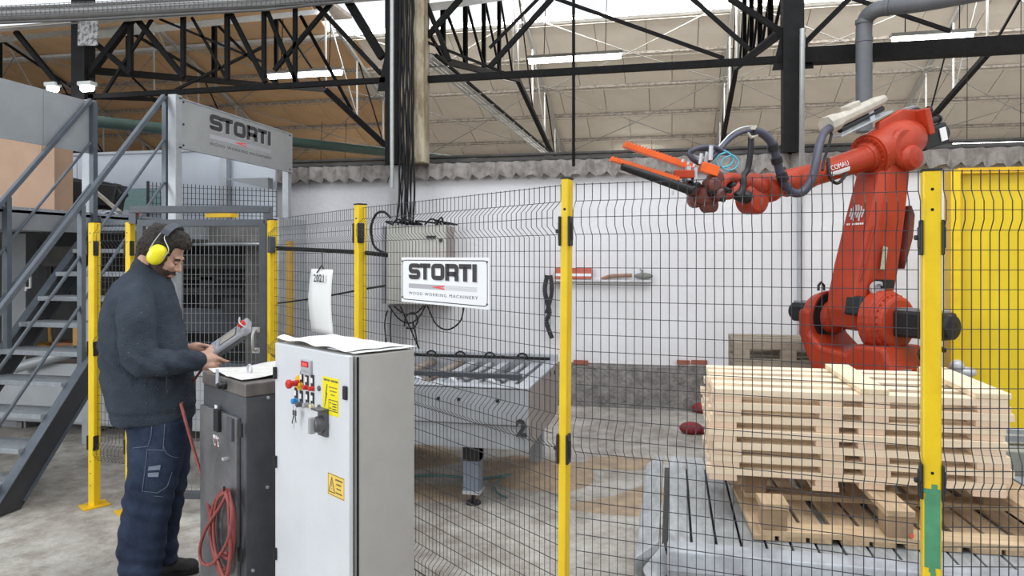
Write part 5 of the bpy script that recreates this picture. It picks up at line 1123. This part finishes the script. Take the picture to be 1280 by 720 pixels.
for px in (20, 108, 260): mbx(px, px+7, 5.7, 0, zy(535, 5.7, 150), .12, m_mg, 'foot')
b = MB(); b.tube([PY(20, 460, 5.6), PY(96, 438, 5.65)], .05, 12); b.build('roller', m_gal2, mm)
b = MB(); b.box((PY(40, 0, 5.95).x, 5.95, zy(444, 5.95, 60)), (PY(100, 0, 5.95).x, 6.2, zy(428, 5.95, 60))); b.build('offcut_board', mat('copper_brown_offcut', (.38, .16, .08), .4, .3, scale=14, col2=(.2, .08, .04)), mm)
b = MB(); b.ell(PY(50, 433, 5.9), (.10, .08, .05)); b.build('brass_housing', mat('brass_housing', (.65, .38, .12), .3, .6), mm)
b = MB(); b.box((PY(93, 0, 5.95).x, 5.93, zy(438, 5.93, 95)), (PY(100, 0, 5.95).x, 5.97, zy(405, 5.93, 95))); b.tube([PY(60, 398, 6.0), PY(64, 440, 6.0)], .03, 8); b.build('valve_block', mat('brass_housing', (.65, .38, .12)), mm)
b = MB(); p = PY(38, 348, 5.7); b.tube([p+UP*.03, p-UP*.09, p+V((-.05, 0, -.09)), p+V((-.05, 0, -.12))], .013, 6); b.build('white_bracket', m_white, mm)
# wire guard over the machine
wg = thing('wire_guard', 'low welded wire guard along the platform above the gate', 'guard', (-4.6, 6.6, 1.95))
b = MB(); a = PY(186, 221, 6.5); c = PY(346, 236, 6.5); z0 = 1.9; n_ = 32
for i in range(n_+1):
    x = a.x+(c.x-a.x)*i/n_; zt2 = 2.42-.10*i/n_; b.tube([(x, 6.5, z0), (x, 6.5, zt2)], .0035, 4)
for k in range(9): b.tube([(a.x, 6.5, z0+k*.06), (c.x, 6.5, z0+k*.06-.10*k/9)], .0035, 4)
b.build('wire_mesh', m_wire, wg); MB().box((a.x-.02, 6.49, z0), (a.x, 6.51, 2.43)).build('end_bar', m_wire, wg)
b = MB(); b.box((PY(258, 0, 6.0).x, 5.98, zy(272, 6.0)), (PY(290, 0, 6.0).x, 6.1, zy(267, 6.0))); b.build('yellow_plank', m_yel2, label='yellow edged plank lying above the gate on the machine', cat='plank')
b = MB(); b.box((PY(166, 0, 5.2).x, 5.2, zy(272, 5.2, 170)), (PY(172, 0, 5.2).x, 5.25, zy(266, 5.2, 170))); b.build('red_button_box', m_red, label='small red button box at the top left corner of the gate', cat='button box')
# ================================================================ the worker
m_skin = mat('skin', (.56, .33, .24), .5, 0, var=.05, scale=12, bump=.03)
m_fleece = mat('dark_slate_fleece', (.055, .068, .088), .95, 0, scale=7, col2=(.038, .048, .064), bump=.5, bscale=130, spec=.15)
m_jean = mat('navy_work_denim', (.050, .072, .125), .85, 0, scale=5, col2=(.013, .020, .042), thr=(.35, .72), bump=.35, bscale=150, spec=.2)
m_hair = mat('near_black_hair', (.05, .035, .027), .5, 0, scale=60, col2=(.012, .009, .008), bump=1.0, bscale=110, stretch=(1, 3, 1))
m_beard = mat('dark_stubble', (.085, .050, .036), .8, 0, scale=60, col2=(.05, .03, .02), bump=.6, bscale=160)
m_muff = mat('bright_yellow_muff', (.92, .80, .02), .28, 0, var=.02)
m_shoe = mat('dark_work_shoe', (.045, .042, .04), .7, 0, scale=14, bump=.3)
MO = flat(PD(195, 400, 3.62)); MO.z = 0
worker = thing('person', 'man in dark fleece, navy work trousers and yellow ear defenders, holding a control pendant', 'person', MO)
yaw = math.radians(4)
mx = (RV*math.cos(yaw)+FV*math.sin(yaw)); my = UP.cross(mx)      # forward = to the right of the view, left side away
K = 248.6
def ml(x, y, z): return MO+mx*x+my*y+UP*z
def mp(px, py, y=0): return hit(px, py, MO+my*y, my)
def remesh(parts, name, m, parent, vox, smooth=6, fac=.5, disp=None):
    b = MB()
    for p in parts: p(b)
    o = b.build('tmp', m, parent); md = o.modifiers.new('r', 'REMESH'); md.mode = 'VOXEL'; md.voxel_size = vox; md.use_smooth_shade = True
    if smooth: s = o.modifiers.new('s', 'SMOOTH'); s.iterations = smooth; s.factor = fac
    dg = bpy.context.evaluated_depsgraph_get(); me = bpy.data.meshes.new_from_object(o.evaluated_get(dg)); bpy.data.objects.remove(o)
    me.name = name; org = V(ORG[parent.name])
    if disp:
        me.update(); ns = [v.normal.copy() for v in me.vertices]
        for v, nrm in zip(me.vertices, ns): v.co += nrm*disp(v.co+org)
    for p in me.polygons: p.use_smooth = True
    me.materials.clear(); me.materials.append(m)
    o2 = bpy.data.objects.new(name, me); COL.objects.link(o2); o2.parent = parent; ORG[o2.name] = ORG[parent.name]; return o2
def E_(c, r, rot=None): return lambda b: b.ell(c, r, rot, 24, 14)
Mrot = Matrix((mx, my, UP)).transposed()     # local -> world
def limb(pts, rs, n=16):                      # rounded tapering limb with closed ends
    def f(b):
        P = bez(pts, 5); m_ = len(P); R = []
        for i in range(m_):
            t = i/(m_-1)*(len(rs)-1); k = min(int(t), len(rs)-2); R.append(rs[k]*(1-(t-k))+rs[k+1]*(t-k))
        b.tube(P, R, n); b.ell(P[0], (R[0],)*3, None, 14, 8); b.ell(P[-1], (R[-1],)*3, None, 14, 8)
    return f
def torso(sections, n=28):                    # (x centre, z, half depth, half width, y centre)
    def f(b):
        rings = []
        for x, z, hx, hy, yc in sections:
            rings.append([ml(x+hx*math.copysign(abs(math.cos(a))**.9, math.cos(a)), yc+hy*math.copysign(abs(math.sin(a))**.85, math.sin(a)), z) for a in [2*math.pi*k/n for k in range(n)]])
        b.loft(rings)
    return f
# --- head, tilted down to the pendant
pitch = math.radians(30); HC = ml(.032, 0, 1.668)
hx_ = mx*math.cos(pitch)-UP*math.sin(pitch); hz_ = mx*math.sin(pitch)+UP*math.cos(pitch); HR = Matrix((hx_, my, hz_)).transposed()
def hd(x, y, z): return HC+hx_*x+my*y+hz_*z
head = [E_(hd(-.012, 0, .032), (.100, .076, .098), HR), E_(hd(.030, 0, -.040), (.070, .064, .085), HR), E_(hd(.040, 0, -.088), (.048, .046, .040), HR),
        E_(hd(.072, 0, -.108), (.020, .024, .018), HR), E_(hd(.085, 0, .016), (.018, .052, .013), HR), E_(hd(.082, .030, -.030), (.018, .020, .020), HR), E_(hd(.082, -.030, -.030), (.018, .020, .020), HR),
        E_(hd(.098, 0, -.070), (.011, .024, .007), HR), E_(hd(.095, 0, -.083), (.012, .021, .008), HR), limb([hd(.090, 0, .008), hd(.104, 0, -.016), hd(.118, 0, -.038)], [.008, .010, .012], 10),
        E_(hd(.104, .012, -.043), (.010, .009, .008), HR), E_(hd(.104, -.012, -.043), (.010, .009, .008), HR),
        E_(hd(-.005, .074, -.012), (.018, .010, .030), HR), E_(hd(-.005, -.074, -.012), (.018, .010, .030), HR),
        limb([hd(-.045, 0, -.05), ml(-.045, 0, 1.57), ml(-.075, 0, 1.46), ml(-.085, 0, 1.38)], [.062, .060, .066, .085])]
# --- hands: near (right) hand under the pendant grip, far (left) hand on its lower edge
WR = mp(247, 450, -.085); WL = mp(236, 436, .085)
def fing(pts, r=.0088): return limb(pts, [r*1.08, r, r*.82], 10)
hand_r = [limb([mp(238, 451, -.10), WR], [.030, .027]), limb([WR, mp(258, 450, -.07), mp(266, 449, -.055)], [.026, .034, .032], 14), limb([mp(252, 455, -.085), mp(264, 458, -.075)], [.024, .026]), limb([mp(254, 444, -.06), mp(266, 441, -.045)], [.022, .022]),
          fing([mp(266, 446, -.065), mp(274, 448, -.06), mp(280, 451, -.05), mp(285, 452, -.04)], .0098), fing([mp(266, 452, -.07), mp(272, 455, -.06), mp(276, 453, -.04), mp(274, 449, -.025)]),
          fing([mp(264, 458, -.075), mp(271, 460, -.062), mp(273, 456, -.04), mp(270, 452, -.028)]), fing([mp(260, 463, -.08), mp(267, 463, -.066), mp(268, 459, -.045), mp(265, 455, -.034)], .0080),
          fing([mp(256, 442, -.05), mp(262, 436, -.035), mp(266, 433, -.02)], .0108)]
hand_l = [limb([mp(226, 435, .12), WL], [.030, .026]), limb([WL, mp(246, 435, .07), mp(253, 436, .055)], [.025, .030, .026], 14),
          fing([mp(250, 432, .045), mp(257, 432, .03), mp(264, 434, .02)], .0105), fing([mp(252, 438, .06), mp(259, 442, .05), mp(263, 446, .03)]),
          fing([mp(250, 441, .055), mp(256, 446, .045), mp(260, 449, .028)]), fing([mp(248, 443, .05), mp(253, 448, .04), mp(257, 451, .026)], .0085), fing([mp(246, 444, .045), mp(250, 449, .036), mp(253, 451, .024)], .0078)]
trunk = [torso([(-.0, .80, .10, .14, 0), (-.0, .92, .12, .13, 0), (-.04, 1.10, .115, .12, 0), (-.075, 1.30, .11, .13, 0), (-.08, 1.42, .08, .10, 0), (-.09, 1.48, .05, .08, 0)])]
arms = [limb([mp(174, 378, -.14), mp(173, 400, -.185), mp(175, 435, -.205), mp(182, 453, -.21)], [.04, .045, .045, .04]), limb([mp(182, 453, -.21), mp(208, 453, -.185), mp(232, 452, -.13), WR], [.038, .036, .032, .028]),
        limb([mp(176, 376, .14), mp(181, 400, .185), mp(191, 434, .20)], [.04, .045, .04]), limb([mp(191, 434, .20), mp(210, 436, .165), WL], [.038, .034, .026])]
FR = ml(-.05, -.10, 0); FL = ml(.07, .12, 0)
legs = [limb([ml(.02, -.08, .88), ml(.012, -.085, .50), ml(-.03, -.09, .09)], [.065, .045, .035]), limb([ml(.01, .085, .88), ml(.02, .09, .50), ml(.0, .10, .09)], [.065, .045, .035])]
body = remesh(head+hand_r+hand_l+trunk+arms+legs, 'body', m_skin, worker, .0048, smooth=2, fac=.5)
# --- eyes and brows
for s in (-1, 1):
    b = MB(); b.ell(hd(.0885, .031*s, -.0085), (.0085, .011, .0075), HR, 12, 8); b.build('eye', mat('eye_white', (.3, .24, .2), .3), worker)
    b = MB(); b.ell(hd(.0965, .031*s, -.012), (.003, .0055, .0055), HR, 10, 6); b.build('iris', m_hair, worker)
    b = MB(); b.tube(bez([hd(.097, .012*s, .009), hd(.0985, .03*s, .014), hd(.088, .05*s, .008)], 4), [.0045]*4+[.0052]*4+[.003], 6); b.build('eyebrow', m_hair, worker)
    b = MB(); b.ell(hd(.0925, .031*s, -.005), (.008, .014, .008), HR, 12, 8); b.build('eyelid', m_skin, worker)
# --- hair and beard
def hdisp(p): return .008*noise.noise(p*45)+.006*noise.noise(p*95)
hair = [E_(hd(-.018, 0, .046), (.108, .084, .094), HR), E_(hd(-.050, 0, .0), (.078, .078, .085), HR), E_(hd(.055, -.01, .092), (.052, .058, .034), HR), E_(hd(.085, -.01, .090), (.026, .05, .022), HR), E_(hd(-.062, 0, -.055), (.045, .056, .045), HR),
        E_(hd(.022, .066, .02), (.022, .014, .05), HR), E_(hd(.022, -.066, .02), (.022, .014, .05), HR), E_(hd(.02, 0, .105), (.08, .06, .036), HR)]
hob = remesh(hair, 'hair', m_hair, worker, .007, 2, .5, hdisp)
# keep hair clear of the face
org = V(ORG[worker.name])
for v in hob.data.vertices:
    p = v.co+org-HC; x, y, z = p.dot(hx_), p.dot(my), p.dot(hz_)
    if x > .058 and z < .062: v.co -= hx_*(x-.058)*.95
    elif x > .035 and z < -.03: v.co -= hx_*(x-.035)*.9
b = MB(); bmv = body.data.vertices; used = {}
for p in body.data.polygons:
    c = V((0, 0, 0))
    for k in p.vertices: c += bmv[k].co
    c = c/len(p.vertices)+org-HC; x, y, z = c.dot(hx_), c.dot(my), c.dot(hz_); wob = .006*noise.noise(c*60)
    low = z < -.056+wob and z > -.15 and x > -.01; side = abs(y) > .04 and x < .055+wob and z < .0 and x > .0
    if not (low or side) or z < -.15: continue
    if abs(y) < .021 and -.090 < z < -.071 and x > .085: continue
    if x < .07 and z < -.115-.3*(x-.03): continue
    idx = []
    for k in p.vertices:
        if k not in used: used[k] = len(b.v); v = bmv[k]; b.v.append(tuple(v.co+org+v.normal*(.0032+.0015*noise.noise(v.co*200))))
        idx.append(used[k])
    b.f.append(tuple(idx)); b.s.append(True)
b.build('beard', m_beard, worker)
# --- ear defenders
mu = thing('ear_defenders', 'bright yellow ear defenders with a wire headband, worn by the man', 'ear defenders', hd(0, 0, .0))
for s in (-1, 1):
    c = hd(.016 if s < 0 else -.005, .096*s, -.004)
    def rr(t, kx, kz, n=26): return [c+my*(s*t)+hx_*(.038*kx*math.copysign(abs(math.cos(a))**.8, math.cos(a)))+hz_*(.052*kz*math.copysign(abs(math.sin(a))**.8, math.sin(a))) for a in [s*2*math.pi*k/n for k in range(n)]]
    b = MB(); b.loft([rr(-.012, .97, .97), rr(.004, 1, 1), rr(.018, .97, .97), rr(.030, .85, .86), rr(.037, .6, .62), rr(.039, .2, .2)]); b.build('ear_cup', m_muff, mu)
    b = MB(); b.loft([rr(-.030, .86, .88), rr(-.024, 1, 1), rr(-.012, .98, .98)]); b.build('cushion', m_blk, mu)
    b = MB()
    for k in (-1, 1): b.tube(bez([c+my*(s*.012)+hx_*(.040*k)+hz_*.005, c+my*(s*.010)+hx_*(.040*k)+hz_*.05, hd(-.010+.014*k, .094*s, .085), hd(-.006+.014*k, .080*s, .118)], 5), .0023, 6)
    b.build('wire_arm', m_silver, mu)
b = MB(); pts = bez([hd(-.006, -.092, .098), hd(-.006, -.078, .126), hd(-.006, -.045, .147), hd(-.006, 0, .154), hd(-.006, .045, .147), hd(-.006, .078, .126), hd(-.006, .092, .098)], 5)
for i in range(len(pts)-1): b.bar(pts[i], pts[i+1]+(pts[i+1]-pts[i])*.1, .040, .007, up=hx_.cross(pts[i+1]-pts[i]).normalized())
b.build('headband_pad', mat('slate_headband_pad', (.06, .07, .09), .5), mu)
# --- fleece jacket
def folds(p):
    q = p-MO; x, y, z = q.dot(mx), q.dot(my), q.z
    d = .010*noise.noise((x*5, y*5, z*7))+.008*(.5-abs(noise.noise((x*9+4, y*6, z*6+x*5))))+.004*noise.noise((x*22, y*18, z*26))
    d += .008*math.exp(-((z-1.13)/.07)**2)*math.sin(z*75+x*60)*(1 if x < .06 else .5)
    d += .005*math.exp(-((x-.17)/.05)**2)*math.sin(x*110)*(1 if y < -.03 and 1.0 < z < 1.25 else 0)
    d += -.005*math.exp(-((z-.885)/.010)**2)
    return d
def hx2(px0, px1): return ((px0+px1)/2-195)/K, (px1-px0)/2/K
def zz(py): return CAM_H-(py-320)/K
secs = []
for py, p0, p1, hw in ((524, 141, 238, .212), (518, 141, 238, .215), (505, 135, 239, .222), (480, 128, 238, .222), (455, 126, 234, .220), (430, 125, 229, .222), (405, 126, 224, .225), (385, 129, 219, .225), (368, 134, 215, .205), (354, 142, 211, .165), (344, 152, 207, .115), (336, 162, 203, .085)):
    c_, h_ = hx2(p0, p1); secs.append((c_+.012, zz(py), h_*.955, hw*(.80 if py < 470 else .89), .005))
jk = [torso(secs),
      limb([mp(172, 374, -.145), mp(171, 400, -.195), mp(173, 435, -.215), mp(181, 453, -.215)], [.078, .086, .080, .074]),
      limb([mp(182, 454, -.215), mp(208, 454, -.19), mp(232, 452, -.13), mp(247, 451, -.095)], [.074, .064, .052, .043]),
      limb([mp(175, 372, .145), mp(180, 400, .19), mp(190, 435, .21)], [.078, .076, .066]), limb([mp(190, 435, .21), mp(210, 436, .17), mp(229, 435, .105)], [.066, .055, .040]),
      lambda b: b.loft([[ml(-.050+(.088-.004*k)*math.cos(a)+k*.010, (.086-.004*k)*math.sin(a), 1.500+k*.037-.046*math.cos(a)) for a in [2*math.pi*i/26 for i in range(26)]] for k in range(4)])]
jo = remesh(jk, 'fleece_jacket', m_fleece, worker, .009, 3, .5, folds)
b = MB(); b.tube([WR-mx*.03+V((0, 0, .0)), WR-mx*.022], .041, 18); b.build('cuff', m_fleece, worker)
b = MB(); b.tube(bez([mp(209, 470, -.222), mp(208, 482, -.226), mp(209, 492, -.226)], 4), .0025, 5); b.build('pocket_zip', m_blk, worker)
# pale sawdust flecks on the fleece
random.seed(12); b = MB()
for i in range(18):
    x = random.uniform(172, 235); y = random.uniform(468, 512)
    if i < 8: x = random.uniform(150, 190); y = random.uniform(380, 455)
    # project on jacket surface
    o_ = V((0, 0, CAM_H)); dr = (mp(x, y, -.3)-o_).normalized(); loc = V(ORG[worker.name])
    ok, hitp, nr, _ = jo.ray_cast(o_-loc, dr)
    if ok: b.ell(hitp+loc+nr*.001, (.0017, .0017, .0012), None, 5, 3)
if b.v: b.build('sawdust_flecks', m_beige, worker, kind='stuff')
# --- trousers
def tf(p):
    q = p-MO; x, y, z = q.dot(mx), q.dot(my), q.z
    return .007*noise.noise((x*7, y*7, z*12))+.006*math.exp(-((z-.45)/.12)**2)*math.sin(z*65+x*34+2*noise.noise((x*6,y*6,z*5)))+.006*math.exp(-((z-.14)/.1)**2)*math.sin(z*80+x*30+3*noise.noise((x*7,y*7,z*4)))
def legsec(lst, y):
    out = []
    for py, p0, p1, hw in lst: c_, h_ = hx2(p0, p1); out.append((c_, zz(py), h_, hw, y))
    return out
near = [(722+12, 150, 196, .075), (710, 149, 199, .082), (690, 148, 203, .086), (665, 148, 206, .088), (640, 151, 209, .088), (615, 155, 214, .09), (590, 159, 221, .098), (565, 161, 226, .103), (545, 160, 229, .105), (520, 158, 231, .10)]
far = [(712, 176, 214, .075), (690, 173, 212, .08), (660, 172, 214, .085), (630, 174, 220, .088), (600, 172, 226, .095), (570, 168, 229, .10), (545, 163, 230, .10), (520, 160, 231, .10)]
tr_ = [torso([(x_+.042, z_, h_*.97, w_, y_) for x_, z_, h_, w_, y_ in legsec([(a, p, q, w_*.86) for a, p, q, w_ in near], -.085)]), torso(legsec([(a, p, q, w_*.86) for a, p, q, w_ in far], .09)), torso([(.0, .88, .13, .155, 0), (.01, .80, .13, .165, 0), (.01, .76, .12, .15, 0)][::-1]), torso([(.005, .80, .13, .165, 0), (-.005, .92, .12, .14, 0)])]
to = remesh(tr_, 'trousers', m_jean, worker, .009, 4, .5, tf)
def onto(o, px, py, k=.0015, y=-.3):
    o_ = V((0, 0, CAM_H)); dr = (mp(px, py, y)-o_).normalized(); loc = V(ORG[worker.name]); ok, h_, nr, _ = o.ray_cast(o_-loc, dr)
    return h_+loc+nr*k if ok else mp(px, py, -.2)
m_seam = mat('pale_seam_thread', (.16, .19, .26), .8); m_jean2 = mat('pocket_denim', (.040, .062, .12), .85, 0, scale=6, bump=.35, bscale=150)
def seam(pts, r=.0016, m=m_seam, name='seam'): b = MB(); b.tube([onto(to, x, y) for x, y in pts], r, 5); b.build(name, m, to)
def lerp_path(pts, n=6):
    out = []
    for i in range(len(pts)-1):
        for k in range(n): t = k/n; out.append((pts[i][0]*(1-t)+pts[i+1][0]*t, pts[i][1]*(1-t)+pts[i+1][1]*t))
    out.append(pts[-1]); return out
seam(lerp_path([(184, 562), (183, 575), (178, 614), (197, 616), (209, 608), (215, 590)])); seam(lerp_path([(184, 562), (206, 563)])); seam(lerp_path([(190, 530), (189, 546), (185, 558), (166, 560)]))
seam(bez([(204, 556, 0), (208, 566, 0), (216, 571, 0), (223, 572, 0)], 4) and [(p[0], p[1]) for p in bez([(204, 556, 0), (208, 566, 0), (216, 571, 0), (223, 572, 0)], 4)]); seam(lerp_path([(206, 530), (205, 550), (204, 562)]))
seam(lerp_path([(193, 620), (204, 621)]), .0016)
b = MB(); b.add([onto(to, x, y, .003) for x, y in ((186, 583), (201, 581), (200, 587), (185, 588))]+[onto(to, x, y, .003) for x, y in ((185, 591), (199, 590), (198, 596), (185, 596))], [(0, 1, 2, 3), (4, 5, 6, 7), (3, 2, 1, 0), (7, 6, 5, 4)]); b.build('pocket_tabs', mat('light_reflective_tab', (.22, .26, .33), .6, 0, scale=40), to)
# --- shoes
def shoe(c, fx, s=1):
    fy = UP.cross(fx)
    def q(x, y, z): return c+fx*x+fy*y+UP*z
    R3 = Matrix((fx, fy, UP)).transposed()
    o = remesh([E_(q(-.01, 0, .052), (.055, .042, .05), R3), E_(q(.06, 0, .045), (.09, .044, .042), R3), E_(q(.135, 0, .040), (.055, .047, .036), R3), limb([q(-.01, 0, .06), q(-.015, 0, .13)], [.045, .045])], 'shoe', m_shoe, worker, .008, 3)
    b = MB(); n = 22; b.prism([q(.06+.13*math.cos(a)*(1 if math.cos(a) > 0 else .98), .043*math.sin(a)*(1.08 if math.cos(a) > 0 else .9), .002) for a in [2*math.pi*k/n for k in range(n)]], UP*.024); b.build('sole', m_blk, o)
    b = MB()
    for i in range(4): b.tube(bez([q(.03+.02*i, -.028, .088-.008*i), q(.035+.02*i, 0, .102-.011*i), q(.04+.02*i, .028, .088-.008*i)], 3), .0028, 5)
    b.build('laces', m_gate, o)
f1 = mp(176, 0, -.095); f1.z = 0; f2 = mp(200, 0, .10); f2.z = 0
shoe(f1, (mx*.98-my*.1).normalized()); shoe(f2, (mx*.99+my*.12).normalized())
# --- teach pendant held in both hands
m_tp = mat('grey_pendant_shell', (.33, .34, .37), .4, 0, var=.04); m_tpd = mat('dark_pendant_back', (.10, .105, .115), .5)
pdv = thing('teach_pendant', 'grey handheld robot control pendant with a red stop button', 'control pendant', mp(262, 446, .0))
pc0 = mp(262, 440, -.005); pc1 = mp(307, 409, -.005); pl_ = (pc1-pc0); PLn = pl_.length; pl_.normalize(); ps = (my*.93+(-mx)*.15+UP*-.1); ps = (ps-pl_*ps.dot(pl_)).normalized(); pn = ps.cross(pl_).normalized()
if pn.z < 0: pn = -pn
# roll the face a little toward the viewer
rot = Matrix.Rotation(math.radians(-24), 3, pl_); t1 = rot @ pn
if t1.dot(-FV) < pn.dot(-FV): rot = Matrix.Rotation(math.radians(24), 3, pl_); t1 = rot @ pn
pn = t1; ps = pl_.cross(pn).normalized()
cc_ = (pc0+pc1)/2
def pb(c, a, w_, t_, m_, name, par=pdv, bevel=.004): b = MB(); b.obox(c, pl_*a, ps*w_, pn*t_); return b.build(name, m_, par, bevel=bevel)
pb(cc_, PLn/2, .065, .012, m_tp, 'shell', bevel=.008); pb(cc_-pn*.022, PLn/2-.008, .058, .014, m_tpd, 'back_shell', bevel=.008)
scn = pb(cc_+pn*.0125+pl_*.012, .050, .044, .0008, mat('pendant_frame_dark', (.05, .05, .055), .4), 'screen_frame', bevel=0); pb(cc_+pn*.0138+pl_*.011, .045, .036, .0006, mat('beige_lcd', (.42, .38, .32), .25, 0, var=.03), 'screen', scn, 0)
b = MB()
for i in range(3):
    for j in range(5): b.obox(cc_-pl_*(.055+.013*i)+ps*(-.04+.02*j)+pn*.013, pl_*.0045, ps*.007, pn*.002)
b.build('keypad', mat('pale_blue_keys', (.5, .55, .65), .5), pdv)
hp_ = pc1+pl_*.002; pb(hp_, .022, .060, .022, m_tp, 'head_block', bevel=.01)
b = MB(); b.disc_stack(hp_+pn*.02+ps*.02, pn, [(0, .018), (.010, .016), (.011, .021), (.022, .020), (.024, .012)]); b.build('stop_button', m_btn['red'], pdv)
b = MB(); b.tube(bez([hp_+ps*-.05+pn*.02-pl_*.02, hp_+ps*-.03+pn*.05, hp_+ps*.03+pn*.05, hp_+ps*.05+pn*.02+pl_*.01], 5), .0035, 6); b.build('button_guard', m_silver, pdv)
b = MB(); b.tube(bez([pc0-pn*.02, mp(252, 462, .0), mp(240, 480, .03), mp(233, 497, .06), PD(226, 505, 3.50)], 5), .0065, 8); b.build('lead', m_rc, pdv)
